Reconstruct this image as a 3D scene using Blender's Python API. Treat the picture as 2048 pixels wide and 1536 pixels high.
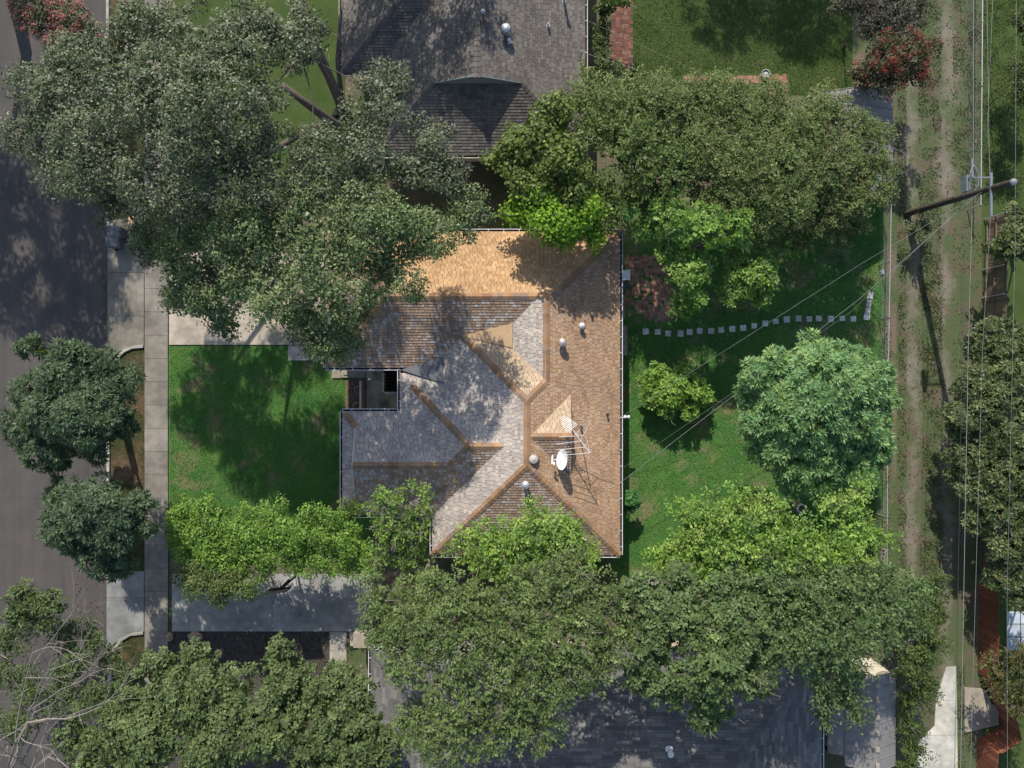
import bpy, math, random
import numpy as np
from mathutils import Vector, Matrix

# ------------------------------------------------------------------ scene, camera, light
for o in list(bpy.data.objects): bpy.data.objects.remove(o, do_unlink=True)
SC = bpy.context.scene
COL = SC.collection
CAMH, FPX, CX, CY = 42.0, 1554.0, 1024.0, 768.0
cam_d = bpy.data.cameras.new('camera'); cam = bpy.data.objects.new('camera', cam_d)
COL.objects.link(cam); cam.location = (0, 0, CAMH); cam.rotation_euler = (0, 0, 0)
cam_d.sensor_width = 36.0; cam_d.lens = 36.0 * FPX / 2048.0; cam_d.clip_end = 2000.0
SC.camera = cam
SUN_EL = math.radians(38.5); SUN_H = Vector((-0.22, 1.0)).normalized()
world = bpy.data.worlds.new('World'); SC.world = world; world.use_nodes = True
wn = world.node_tree; wn.nodes.clear()
sky = wn.nodes.new('ShaderNodeTexSky'); sky.sky_type = 'NISHITA'; sky.sun_disc = False
sky.sun_elevation = SUN_EL; sky.sun_rotation = math.atan2(SUN_H.x, SUN_H.y)
bg = wn.nodes.new('ShaderNodeBackground'); bg.inputs['Strength'].default_value = 0.15
wo = wn.nodes.new('ShaderNodeOutputWorld')
wn.links.new(sky.outputs[0], bg.inputs[0]); wn.links.new(bg.outputs[0], wo.inputs[0])
sd = bpy.data.lights.new('sun', 'SUN'); sd.energy = 5.0; sd.angle = math.radians(0.55); sd.color = (1.0, 0.93, 0.82)
sun = bpy.data.objects.new('sun', sd); COL.objects.link(sun)
sdir = Vector((SUN_H.x * math.cos(SUN_EL), SUN_H.y * math.cos(SUN_EL), math.sin(SUN_EL)))
sun.rotation_euler = (-sdir).to_track_quat('-Z', 'Y').to_euler(); sun.location = sdir * 60
SC.view_settings.view_transform = 'Standard'; SC.view_settings.look = 'None'
SC.view_settings.exposure = 0.48; SC.view_settings.gamma = 1.0
SC.render.engine = 'CYCLES'
SC.cycles.max_bounces = 4; SC.cycles.diffuse_bounces = 2; SC.cycles.transmission_bounces = 3; SC.cycles.glossy_bounces = 2

# ------------------------------------------------------------------ helpers
rnd = random.Random(11)
def P(px, py, z=0.0):
    s = (CAMH - z) / FPX
    return Vector(((px - CX) * s, (CY - py) * s, z))
def M_(px, z=0.0): return px * (CAMH - z) / FPX      # pixels to metres at a height

WL = {}
def wl(o): return WL.get(o.name, Vector((0, 0, 0)))
def adopt(o, parent):
    if parent is not None:
        o.parent = parent; o.matrix_parent_inverse = Matrix.Translation(-wl(parent))
    return o
def tag(o, label=None, cat=None, group=None, kind=None):
    if label: o['label'] = label
    if cat: o['category'] = cat
    if group: o['group'] = group
    if kind: o['kind'] = kind
    return o
def thing(name, label, cat, loc, group=None):
    o = bpy.data.objects.new(name, None); COL.objects.link(o); o.location = loc
    o.empty_display_size = 0.3; WL[o.name] = Vector(loc)
    return tag(o, label, cat, group)
def add(name, mesh, parent=None, loc=None, rot=None):
    o = bpy.data.objects.new(name, mesh); COL.objects.link(o)
    if loc is not None: o.location = loc
    if rot is not None: o.rotation_euler = rot
    return adopt(o, parent)

class MB:
    def __init__(s): s.v = []; s.f = []; s.c = []; s.col = False
    def poly(s, pts, faces, c=None):
        n = len(s.v); s.v += [tuple(p) for p in pts]; s.f += [tuple(i + n for i in f) for f in faces]
        if c is not None: s.col = True
        s.c += [c if c is not None else (1, 1, 1)] * len(pts)
        return s
    def box(s, x0, x1, y0, y1, z0, z1, c=None):
        return s.poly([(x0,y0,z0),(x1,y0,z0),(x1,y1,z0),(x0,y1,z0),(x0,y0,z1),(x1,y0,z1),(x1,y1,z1),(x0,y1,z1)],
            [(3,2,1,0),(4,5,6,7),(0,1,5,4),(1,2,6,5),(2,3,7,6),(3,0,4,7)], c)
    def bar(s, a, b, w, h, up=(0, 0, 1), c=None):
        a = Vector(a); b = Vector(b); d = (b - a).normalized(); u = Vector(up)
        if abs(d.dot(u)) > .98: u = Vector((1, 0, 0))
        r = d.cross(u).normalized() * (w / 2); t = r.cross(d).normalized() * (h / 2)
        p = [a - r - t, a + r - t, a + r + t, a - r + t, b - r - t, b + r - t, b + r + t, b - r + t]
        return s.poly(p, [(0,1,2,3),(7,6,5,4),(0,4,5,1),(1,5,6,2),(2,6,7,3),(3,7,4,0)], c)
    def tube(s, pts, rads, sides=6, cap=True, c=None):
        pts = [Vector(p) for p in pts]; n = len(s.v); N = len(pts); V = []; Fc = []
        if not hasattr(rads, '__len__'): rads = [rads] * N
        ref = Vector((0.31, 0.52, 0.8))
        for i, p in enumerate(pts):
            d = (pts[min(i+1, N-1)] - pts[max(i-1, 0)])
            if d.length < 1e-9: d = Vector((0, 0, 1))
            d.normalize(); r = d.cross(ref)
            if r.length < .05: r = d.cross(Vector((1, 0, 0)))
            r.normalize(); t = d.cross(r)
            for k in range(sides):
                a = 2 * math.pi * k / sides
                V.append(p + r * (math.cos(a) * rads[i]) + t * (math.sin(a) * rads[i]))
        for i in range(N - 1):
            for k in range(sides):
                k2 = (k + 1) % sides
                Fc.append((i*sides+k, i*sides+k2, (i+1)*sides+k2, (i+1)*sides+k))
        if cap: Fc += [tuple(range(sides))[::-1], tuple((N-1)*sides + k for k in range(sides))]
        return s.poly(V, Fc, c)
    def lathe(s, ctr, prof, sides=16, c=None, axis=None):
        ctr = Vector(ctr); V = []; Fc = []
        Rm = Matrix.Identity(3) if axis is None else Vector(axis).to_track_quat('Z', 'Y').to_matrix()
        for (r, z) in prof:
            for k in range(sides):
                a = 2 * math.pi * k / sides
                V.append(ctr + Rm @ Vector((r * math.cos(a), r * math.sin(a), z)))
        for i in range(len(prof) - 1):
            for k in range(sides):
                k2 = (k + 1) % sides
                Fc.append((i*sides+k, i*sides+k2, (i+1)*sides+k2, (i+1)*sides+k))
        Fc += [tuple(range(sides))[::-1], tuple((len(prof)-1)*sides + k for k in range(sides))]
        return s.poly(V, Fc, c)
    def prism(s, pts2, z0, z1, c=None):
        n = len(pts2); a = sum(pts2[i][0]*pts2[(i+1)%n][1]-pts2[(i+1)%n][0]*pts2[i][1] for i in range(n))
        if a < 0: pts2 = pts2[::-1]
        V = [(x, y, z0) for x, y in pts2] + [(x, y, z1) for x, y in pts2]
        Fc = [tuple(range(n))[::-1], tuple(range(n, 2*n))] + [(i, (i+1)%n, n+(i+1)%n, n+i) for i in range(n)]
        return s.poly(V, Fc, c)
    def mesh(s, name, m=None, smooth=False):
        me = bpy.data.meshes.new(name); me.from_pydata(s.v, [], s.f)
        if s.col:
            at = me.color_attributes.new('tint', 'FLOAT_COLOR', 'POINT')
            a = np.ones((len(s.v), 4), np.float32); a[:, :3] = np.array(s.c, np.float32)
            at.data.foreach_set('color', a.ravel())
        if m: me.materials.append(m)
        if smooth: me.polygons.foreach_set('use_smooth', [True] * len(me.polygons))
        me.update(); return me
    def build(s, name, m=None, parent=None, smooth=False): return add(name, s.mesh(name, m, smooth), parent)

def pxpoly(pts, z=0.0): return [tuple(P(x, y, z)[:2]) for x, y in pts]
def rect(x0, y0, x1, y1): return [(x0, y0), (x1, y0), (x1, y1), (x0, y1)]

# ------------------------------------------------------------------ materials
def nmat(name):
    m = bpy.data.materials.new(name); m.use_nodes = True; nt = m.node_tree; nt.nodes.clear()
    out = nt.nodes.new('ShaderNodeOutputMaterial'); b = nt.nodes.new('ShaderNodeBsdfPrincipled')
    nt.links.new(b.outputs[0], out.inputs[0]); return m, nt, b, out
def pos_node(nt):
    return nt.nodes.new('ShaderNodeNewGeometry').outputs['Position']
def noise(nt, scale, detail=5, rough=.6, vec=None, dist=0.0):
    n = nt.nodes.new('ShaderNodeTexNoise'); n.inputs['Scale'].default_value = scale
    n.inputs['Detail'].default_value = detail; n.inputs['Roughness'].default_value = rough; n.inputs['Distortion'].default_value = dist
    nt.links.new(vec if vec is not None else pos_node(nt), n.inputs['Vector']); return n.outputs['Fac']
def ramp(nt, fac, stops):
    r = nt.nodes.new('ShaderNodeValToRGB'); e = r.color_ramp.elements
    while len(e) > 1: e.remove(e[-1])
    e[0].position = stops[0][0]; e[0].color = (*stops[0][1], 1)
    for p, c in stops[1:]:
        k = e.new(p); k.color = (*c, 1)
    nt.links.new(fac, r.inputs[0]); return r.outputs[0]
def mixc(nt, fac, a, b, mode='MIX'):
    m = nt.nodes.new('ShaderNodeMix'); m.data_type = 'RGBA'; m.blend_type = mode
    for sock, val in ((m.inputs[0], fac), (m.inputs[6], a), (m.inputs[7], b)):
        if isinstance(val, (int, float)): sock.default_value = val
        elif isinstance(val, tuple): sock.default_value = (*val, 1)
        else: nt.links.new(val, sock)
    return m.outputs[2]
def math_(nt, op, a, b=0.0, clamp=False):
    m = nt.nodes.new('ShaderNodeMath'); m.operation = op; m.use_clamp = clamp
    for sock, val in ((m.inputs[0], a), (m.inputs[1], b)):
        if isinstance(val, (int, float)): sock.default_value = val
        else: nt.links.new(val, sock)
    return m.outputs[0]
def bump(nt, b, h, strength=.4, dist=.02):
    n = nt.nodes.new('ShaderNodeBump'); n.inputs['Strength'].default_value = strength; n.inputs['Distance'].default_value = dist
    nt.links.new(h, n.inputs['Height']); nt.links.new(n.outputs[0], b.inputs['Normal'])
def simple(name, c, rough=.7, var=.25, scale=6.0, metal=0.0, bstr=.2, fine=60.0):
    m, nt, b, o = nmat(name)
    lo = tuple(max(0, x * (1 - var)) for x in c); hi = tuple(x * (1 + var) for x in c)
    col = ramp(nt, noise(nt, scale, 6), [(.3, lo), (.7, hi)])
    nt.links.new(col, b.inputs['Base Color']); b.inputs['Roughness'].default_value = rough; b.inputs['Metallic'].default_value = metal
    if bstr: bump(nt, b, noise(nt, fine, 3), bstr, .01)
    return m
def tinted(name, rough=.8, var=.2, scale=30.0, spec=.3, bstr=.3, big=.25):
    m, nt, b, o = nmat(name)
    at = nt.nodes.new('ShaderNodeAttribute'); at.attribute_name = 'tint'
    v = ramp(nt, noise(nt, scale, 4), [(.25, (1 - var,) * 3), (.75, (1 + var,) * 3)])
    w = ramp(nt, noise(nt, .45, 4), [(.3, (1 - big,) * 3), (.7, (1 + big * .6,) * 3)])
    c = mixc(nt, 1.0, mixc(nt, 1.0, at.outputs['Color'], v, 'MULTIPLY'), w, 'MULTIPLY')
    nt.links.new(c, b.inputs['Base Color']); b.inputs['Roughness'].default_value = rough
    b.inputs['Specular IOR Level'].default_value = spec
    if bstr: bump(nt, b, noise(nt, 120, 2), bstr, .006)
    return m
def leafmat(name, rough=.45, spec=.5, trans=.28, warm=(1.15, 1.25, .35)):
    m, nt, b, o = nmat(name)
    at = nt.nodes.new('ShaderNodeAttribute'); at.attribute_name = 'tint'
    nt.links.new(at.outputs['Color'], b.inputs['Base Color'])
    b.inputs['Roughness'].default_value = rough; b.inputs['Specular IOR Level'].default_value = spec
    t = nt.nodes.new('ShaderNodeBsdfTranslucent'); nt.links.new(mixc(nt, 1.0, at.outputs['Color'], warm, 'MULTIPLY'), t.inputs['Color'])
    mx = nt.nodes.new('ShaderNodeMixShader'); mx.inputs[0].default_value = trans
    nt.links.new(b.outputs[0], mx.inputs[1]); nt.links.new(t.outputs[0], mx.inputs[2]); nt.links.new(mx.outputs[0], o.inputs[0])
    return m

MT = {}
MT['leaf'] = leafmat('leaf_matte', .55, .3, .36); MT['leaf_gloss'] = leafmat('leaf_glossy', .5, .38, .32)
MT['grassblade'] = leafmat('grass_blade', .6, .2, .25)
MT['shingle'] = tinted('asphalt_shingle', .88, .22, 45, .25, .4, .2)
MT['brick'] = tinted('clay_brick', .85, .2, 25, .25, .4, .25)
MT['wood'] = tinted('weathered_board', .8, .3, 9, .25, .3, .3)
MT['concrete_tint'] = tinted('concrete_slab_mix', .85, .24, 2.6, .3, .25, .42)
MT['bark'] = simple('bark', (.075, .06, .05), .9, .4, 7, bstr=.6, fine=30)
MT['bark_pale'] = simple('bark_pale', (.20, .175, .15), .9, .3, 7, bstr=.5, fine=30)
MT['white'] = simple('white_paint', (.55, .55, .56), .45, .1, 3, bstr=.05)
MT['offwhite'] = simple('cream_paint', (.46, .43, .34), .6, .2, 3, bstr=.1)
MT['wall'] = simple('brick_wall_paint', (.34, .27, .21), .85, .25, 8)
MT['felt'] = simple('roofing_felt', (.03, .026, .024), .95, .2, 8)
MT['dark'] = simple('dark_debris', (.028, .02, .016), .95, .6, 20)
MT['metal'] = simple('galvanised_metal', (.42, .43, .45), .5, .15, 8, .6, .05)
MT['dishwhite'] = simple('dish_paint', (.8, .8, .82), .4, .05, 3, bstr=.02)
MT['aluminium'] = simple('aluminium_rod', (.8, .78, .78), .35, .1, 5, .5, 0)
MT['black'] = simple('black_plastic', (.004, .004, .0045), .95, .3, 8)
MT['pipe'] = simple('vent_pipe_paint', (.16, .12, .09), .7, .3, 12)
MT['turbine'] = simple('turbine_metal', (.5, .42, .4), .4, .2, 9, .6, .05)
MT['greytrim'] = simple('slate_grey_paint', (.12, .15, .15), .6, .15, 4)
MT['cable'] = simple('cable_sheath', (.17, .17, .17), .5, .15, 2, bstr=0)
MT['cable_dark'] = simple('cable_dark', (.04, .04, .045), .5, .15, 2, bstr=0)
MT['pole'] = simple('creosote_timber', (.045, .034, .024), .9, .5, 5, bstr=.6, fine=18)
MT['zinc'] = simple('pole_cap_zinc', (.27, .28, .30), .4, .1, 6, .6, .05)
MT['cart'] = simple('cart_plastic', (.055, .065, .08), .5, .15, 4)
MT['card'] = simple('cardboard', (.42, .30, .17), .85, .15, 6)
MT['pad'] = simple('worn_concrete_pad', (.24, .21, .165), .9, .25, 2.5)
MT['rubber'] = simple('pale_rubber', (.35, .33, .3), .8, .2, 9)
MT['blue'] = simple('blue_plastic', (.05, .22, .55), .4, .1, 5)
MT['stone'] = simple('boulder', (.22, .16, .11), .9, .35, 4, bstr=.6, fine=14)
MT['roofmetal'] = simple('grey_metal_roofing', (.17, .163, .155), .7, .16, 1.5, bstr=.1)
MT['mulch'] = simple('dark_mulch', (.05, .042, .036), .95, .6, 14, bstr=1.0, fine=40)
MT['redsoil'] = simple('reddish_soil', (.13, .08, .055), .95, .5, 9, bstr=.8, fine=40)

def ground_mat():
    m, nt, b, o = nmat('bare_soil_and_turf'); b.inputs['Roughness'].default_value = .95
    f = noise(nt, .5, 8, .65); g = noise(nt, 9, 5)
    soil = ramp(nt, g, [(.3, (.075, .055, .038)), (.7, (.16, .125, .085))])
    turf = ramp(nt, g, [(.3, (.03, .05, .015)), (.7, (.07, .10, .03))])
    k = ramp(nt, f, [(.42, (0, 0, 0)), (.58, (1, 1, 1))])
    nt.links.new(mixc(nt, k, turf, soil), b.inputs['Base Color']); bump(nt, b, noise(nt, 30, 4), .8, .03); return m
def lawn_mat(name, a, bcol, dirt, amount):
    m, nt, b, o = nmat(name); b.inputs['Roughness'].default_value = .9; b.inputs['Specular IOR Level'].default_value = .15
    g = noise(nt, 22, 5, .7); big = noise(nt, .7, 6, .6)
    turf = mixc(nt, ramp(nt, big, [(.35, (0,0,0)), (.65, (1,1,1))]), ramp(nt, g, [(.3, tuple(x*.6 for x in a)), (.7, a)]), ramp(nt, g, [(.3, tuple(x*.6 for x in bcol)), (.7, bcol)]))
    k = ramp(nt, noise(nt, .55, 9, .7, dist=.4), [(amount, (0,0,0)), (amount + .1, (.75,)*3)])
    nt.links.new(mixc(nt, k, turf, dirt), b.inputs['Base Color']); bump(nt, b, noise(nt, 40, 4), .9, .03); return m
def road_mat():
    m, nt, b, o = nmat('worn_asphalt'); b.inputs['Roughness'].default_value = .9
    sx = nt.nodes.new('ShaderNodeMapping'); sx.inputs['Scale'].default_value = (1.5, .06, 1); sx.inputs['Rotation'].default_value = (0, 0, .012); nt.links.new(pos_node(nt), sx.inputs['Vector'])
    st = ramp(nt, noise(nt, 1.0, 5, .6, sx.outputs[0]), [(.3, (.046, .042, .041)), (.7, (.070, .061, .055))])
    gr = ramp(nt, noise(nt, 55, 3, .7), [(.3, (.72,)*3), (.7, (1.25,)*3)])
    bl = ramp(nt, noise(nt, .55, 9, .72, dist=.6), [(.3, (.72, .74, .76)), (.5, (1.0,)*3), (.72, (1.2, 1.16, 1.1))])
    nt.links.new(mixc(nt, 1., mixc(nt, 1., st, gr, 'MULTIPLY'), bl, 'MULTIPLY'), b.inputs['Base Color']); bump(nt, b, noise(nt, 90, 3), .5, .01); return m
def alley_mat():
    m, nt, b, o = nmat('dirt_lane'); b.inputs['Roughness'].default_value = .95
    p = pos_node(nt); sp = nt.nodes.new('ShaderNodeSeparateXYZ'); nt.links.new(p, sp.inputs[0])
    wob = math_(nt, 'MULTIPLY', math_(nt, 'SUBTRACT', noise(nt, .22, 4), .5), 2.2)
    fine = math_(nt, 'MULTIPLY', math_(nt, 'SUBTRACT', noise(nt, 2.2, 8, .75), .5), 1.9)
    x = math_(nt, 'ADD', math_(nt, 'ADD', sp.outputs[0], wob), fine)
    d = math_(nt, 'MINIMUM', math_(nt, 'ABSOLUTE', math_(nt, 'SUBTRACT', x, 21.6)), math_(nt, 'ABSOLUTE', math_(nt, 'SUBTRACT', x, 23.45)))
    g = noise(nt, 26, 6, .75)
    sand = ramp(nt, g, [(.28, (.115, .097, .076)), (.72, (.225, .195, .158))])
    soil = ramp(nt, g, [(.28, (.05, .038, .026)), (.72, (.145, .108, .075))])
    turf = ramp(nt, g, [(.28, (.03, .046, .016)), (.72, (.085, .115, .042))])
    t = ramp(nt, math_(nt, 'ADD', d, math_(nt, 'MULTIPLY', math_(nt, 'SUBTRACT', noise(nt, .3, 3), .42), 1.6)), [(.0, (.85,.85,.85)), (.55, (0,0,0))])
    k = ramp(nt, noise(nt, .9, 8, .7), [(.47, (0,0,0)), (.62, (1,1,1))])
    nt.links.new(mixc(nt, t, mixc(nt, k, turf, soil), sand), b.inputs['Base Color']); bump(nt, b, noise(nt, 34, 5), .9, .03); return m
MT['ground'] = ground_mat(); MT['road'] = road_mat(); MT['alley'] = alley_mat()
MT['lawn'] = lawn_mat('lawn_turf', (.052, .15, .036), (.09, .19, .042), (.20, .16, .095), .53)
MT['lawn_dull'] = lawn_mat('dull_turf', (.045, .08, .018), (.07, .105, .03), (.12, .095, .06), .62)
MT['verge'] = lawn_mat('dry_turf', (.035, .05, .015), (.07, .07, .03), (.13, .08, .05), .50)

# ------------------------------------------------------------------ the setting
def sheet(name, pts, z, m, zpx=0.0, thick=None):
    mb = MB()
    mb.prism([tuple(P(x, y)[:2]) for x, y in pts], z - (thick or .3), z)
    o = mb.build(name, m); tag(o, kind='structure'); return o
g = MB(); g.poly([(-400,-400,0),(400,-400,0),(400,400,0),(-400,400,0)], [(0,1,2,3)])
tag(g.build('ground', MT['ground']), kind='structure')
sheet('road', rect(-330, -900, 213, 2500), .006, MT['road'])
sheet('front_lawn', [(338,690),(700,690),(700,735),(742,735),(742,1110),(338,1110)], .012, MT['lawn'])
sheet('back_lawn', rect(1224, 395, 1768, 1150), .012, MT['lawn'])
sheet('neighbour_lawn', [(1262,-300),(1705,-300),(1705,190),(1262,190)], .012, MT['lawn_dull'])
sheet('oak_lawn', rect(345, -300, 690, 395), .012, MT['lawn_dull'])
sheet('verge_strip', rect(221, -900, 289, 436), .012, MT['verge'])
sheet('verge_patch', [(240,700),(262,692),(289,692),(289,1142),(221,1142),(221,740)], .012, MT['verge'])
sheet('verge_corner', [(289,1262),(262,1264),(236,1284),(226,1310),(226,2500),(289,2500)], .012, MT['verge'])
sheet('alley', rect(1793, -900, 1963, 2500), .008, MT['alley'])
sheet('far_yard', rect(1964, -900, 3600, 2500), .010, MT['lawn_dull'])
sheet('garden_bed', rect(335, 1264, 658, 1600), .014, MT['mulch'])
sheet('planting_bed', [(692,757),(735,757),(735,826),(692,826)], .018, MT['redsoil'])

def slabs(name, cells, top=.06, tone=(.36,.33,.28), base_pts=None, jit=.05, gap=.012):
    """a paved surface: bedding sheet plus one child per cast slab"""
    xs = [p[0] for c in cells for p in c]; ys = [p[1] for c in cells for p in c]
    root = MB().prism(pxpoly(rect(min(xs), min(ys), max(xs), max(ys)) if base_pts is None else base_pts), -.2, top - .045).build(name, MT['mulch'])
    tag(root, kind='structure')
    for c in cells:
        q = [Vector(p) for p in pxpoly(c)]; ctr = sum(q, Vector((0, 0))) / len(q)
        q = [p + (ctr - p).normalized() * gap for p in q]
        k = 1 + rnd.uniform(-jit, jit); t = tuple(x * k * (1 + rnd.uniform(-.015, .015)) for x in tone)
        dz = rnd.uniform(-.004, .004)
        MB().prism([tuple(p) for p in q], -.1, top + dz, t).build('slab', MT['concrete_tint'], root)
    return root
sw = []
y = -120.0
while y < 1650:
    if not (1136 < y + 23 < 1262 and False): sw.append(rect(290, y, 337, min(y + 46.5, 1650)))
    y += 46.5
slabs('sidewalk', sw, .07, (.18, .163, .138))
slabs('driveway_apron', [rect(216,438,289,545), rect(216,545,289,632), [(216,632),(289,632),(289,693),(262,694),(240,703),(228,716),(216,722)]], .06, (.185,.168,.138), rect(216,438,289,694))
slabs('driveway', [rect(339,505,420,690), rect(420,505,500,690), rect(500,505,576,690), rect(576,505,664,690)], .075, (.33,.285,.23))
slabs('front_walk', [rect(577,691,620,721), rect(620,691,664,721)], .07, (.36,.33,.29))
slabs('neighbour_apron', [rect(214,1142,289,1195), [(214,1195),(289,1195),(289,1262),(262,1264),(238,1280),(214,1300)]], .06, (.20,.205,.20), rect(216,1144,289,1262))
slabs('neighbour_driveway', [rect(345,1147,545,1262), rect(545,1147,745,1262)], .08, (.27,.265,.245))
slabs('neighbour_walk', [rect(660,1263,694,1300), rect(660,1300,694,1345)], .09, (.27,.25,.21))
slabs('lane_paving', [[(1892,1333),(1912,1332),(1913,1400),(1871,1400)], [(1871,1400),(1913,1400),(1914,1470),(1850,1470),(1868,1452)],
      [(1836,1482),(1850,1470),(1914,1470),(1915,1540),(1834,1540)], rect(1834,1540,1915,1640)], .05, (.40,.385,.34), [(1875,1400),(1905,1345),(1910,1640),(1840,1640),(1842,1485)])
slabs('far_patio', [rect(2012+28*i, 1222+26*j, 2039.5+28*i, 1247.5+26*j) for i in range(3) for j in range(3)], .05, (.34,.38,.42), jit=.2, gap=.03)
# kerbs
def kerb(name, pts, w=.16, h=.13, tone=(.30,.285,.25)):
    q = [P(x, y) for x, y in pts]; mb = MB(); L = []; R_ = []
    for i, p in enumerate(q):
        d = (q[min(i+1, len(q)-1)] - q[max(i-1, 0)]).normalized(); n = Vector((-d.y, d.x, 0)) * (w / 2)
        L.append(p + n); R_.append(p - n)
    V = []
    for a, b in zip(L, R_): V += [(a.x,a.y,-.1),(a.x,a.y,h-.02),(a.x*.9+b.x*.1,a.y*.9+b.y*.1,h),(a.x*.1+b.x*.9,a.y*.1+b.y*.9,h),(b.x,b.y,h-.02),(b.x,b.y,-.1)]
    Fc = [(i*6+k, i*6+k+1, i*6+k+7, i*6+k+6) for i in range(len(q)-1) for k in range(5)] + [tuple(range(6)), tuple(range((len(q)-1)*6, len(q)*6))[::-1]]
    mb.poly(V, Fc, tone); tag(mb.build(name, MT['concrete_tint']), kind='structure')
kerb('kerb', [(217,-900),(217,200),(217,434)])
kerb('kerb', [(218,1138),(218,1000),(218,760),(224,735),(236,715),(250,702),(266,695),(288,693)])
kerb('kerb', [(288,1265),(262,1268),(242,1280),(229,1300),(222,1330),(219,1380),(219,2500)])

# ------------------------------------------------------------------ roofs
def shingle_field(mb, poly, pal, course=.145, tab=(.17,.27), t=.024, rs=None):
    n = Vector((0, 0, 0))
    for i in range(len(poly)):
        a, b = poly[i], poly[(i+1) % len(poly)]
        n += Vector(((a.y-b.y)*(a.z+b.z), (a.z-b.z)*(a.x+b.x), (a.x-b.x)*(a.y+b.y)))
    n.normalize()
    if n.z < 0: n = -n
    v = Vector((-n.x, -n.y, (n.x**2 + n.y**2) / n.z)).normalized(); u = v.cross(n).normalized()
    o = poly[0]; uv = [((p - o).dot(u), (p - o).dot(v)) for p in poly]
    v0 = min(q[1] for q in uv); v1 = max(q[1] for q in uv)
    def cross(vv):
        xs = []
        for i in range(len(uv)):
            (ua, va), (ub, vb) = uv[i], uv[(i+1) % len(uv)]
            if (va <= vv) != (vb <= vv): xs.append(ua + (ub - ua) * (vv - va) / (vb - va))
        return sorted(xs)
    row = v0; r = rs or rnd
    while row < v1 - .02:
        top = min(row + course, v1 - .002); xm = cross((row + top) / 2); xa = cross(row + .003); xb = cross(top - .003)
        if not (len(xa) == len(xb) == len(xm)): xa = xb = xm
        for k in range(0, len(xm) - 1, 2):
            e0, e1 = xm[k], xm[k+1]
            if e1 - e0 < .03: continue
            cuts = [e0]; w = r.uniform(.05, tab[1])
            while cuts[-1] + w < e1 - .06: cuts.append(cuts[-1] + w); w = r.uniform(*tab)
            cuts.append(e1)
            for i in range(len(cuts) - 1):
                a0 = xa[k] if i == 0 else cuts[i] + .008; b0 = xb[k] if i == 0 else cuts[i] + .008
                a1 = xa[k+1] if i == len(cuts) - 2 else cuts[i+1] - .008; b1 = xb[k+1] if i == len(cuts) - 2 else cuts[i+1] - .008
                tt = t + r.uniform(0, .008); lo = .002
                c = r.choice(pal); kk = r.uniform(.86, 1.12); c = tuple(x * kk for x in c)
                def W(uu, vv, h): return o + u * uu + v * vv + n * h
                mb.poly([W(a0,row+.012,tt),W(a1,row+.012,tt),W(b1,top+.004,.006),W(b0,top+.004,.006),W(a0,row,lo),W(a1,row,lo),W(b1,top,lo),W(b0,top,lo)],
                        [(0,1,2,3),(4,5,1,0),(5,6,2,1),(7,4,0,3)], c)
        row += course
    return n

class Roof:
    def __init__(s, root, ze, k): s.root, s.ze, s.k, s.pl = root, ze, k, {}; s.S = (CAMH - ze) / FPX
    def pt(s, x, y, h): return Vector(((x - CX) * s.S, (CY - y) * s.S, s.ze + h * s.S * s.k))
    def build(s, planes, pal, deckmat, **kw):
        mb = MB()
        for nm, pts in planes.items():
            q = [s.pt(*p) for p in pts]
            nn = len(q)
            a = sum(q[i].x*q[(i+1)%nn].y-q[(i+1)%nn].x*q[i].y for i in range(nn))
            if a < 0: q = q[::-1]
            s.pl[nm] = q
            mb.poly(q + [p - Vector((0, 0, .14)) for p in q], [tuple(range(nn)), tuple(range(nn, 2*nn))[::-1]] + [(i, nn+i, nn+(i+1)%nn, (i+1)%nn) for i in range(nn)])
        s.roof = mb.build('roof', deckmat, s.root); s.nrm = {}
        for nm, q in s.pl.items():
            f = MB(); s.nrm[nm] = shingle_field(f, q, pal[nm] if isinstance(pal, dict) else pal, **kw)
            tag(f.build('shingles', MT['shingle'], s.roof), kind='stuff')
        return s.roof
    def caps(s, a, b, n1, n2, pal, w=.165, expo=.25):
        a = s.pt(*a); b = s.pt(*b); d = (b - a); L = d.length; d.normalize(); ws = []
        for nm in (n1, n2):
            n = s.nrm[nm]; wv = n.cross(d).normalized(); c = sum(s.pl[nm], Vector()) / len(s.pl[nm])
            if wv.dot(c - (a + b) / 2) < 0: wv = -wv
            ws.append((wv, n))
        up = (ws[0][1] + ws[1][1]).normalized(); N = max(1, round(L / expo)); st = L / N
        pts = []
        for sx, lift in ((0, .045), (st * 1.12, .028)):
            pts += [d*sx + ws[0][0]*w + ws[0][1]*lift, d*sx + up*(lift + .012), d*sx + ws[1][0]*w + ws[1][1]*lift]
        pts += [p - up * .03 for p in pts]
        fc = [(0,1,4,3),(1,2,5,4),(6,7,1,0),(7,8,2,1),(6,0,3,9),(2,8,11,5),(3,4,10,9),(4,5,11,10)]
        variants = []
        for c in pal: variants.append(MB().poly(pts, fc, c).mesh('ridge_cap', MT['shingle']))
        for i in range(N): add('ridge_cap', rnd.choice(variants), s.roof, a + d * (st * i))

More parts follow.
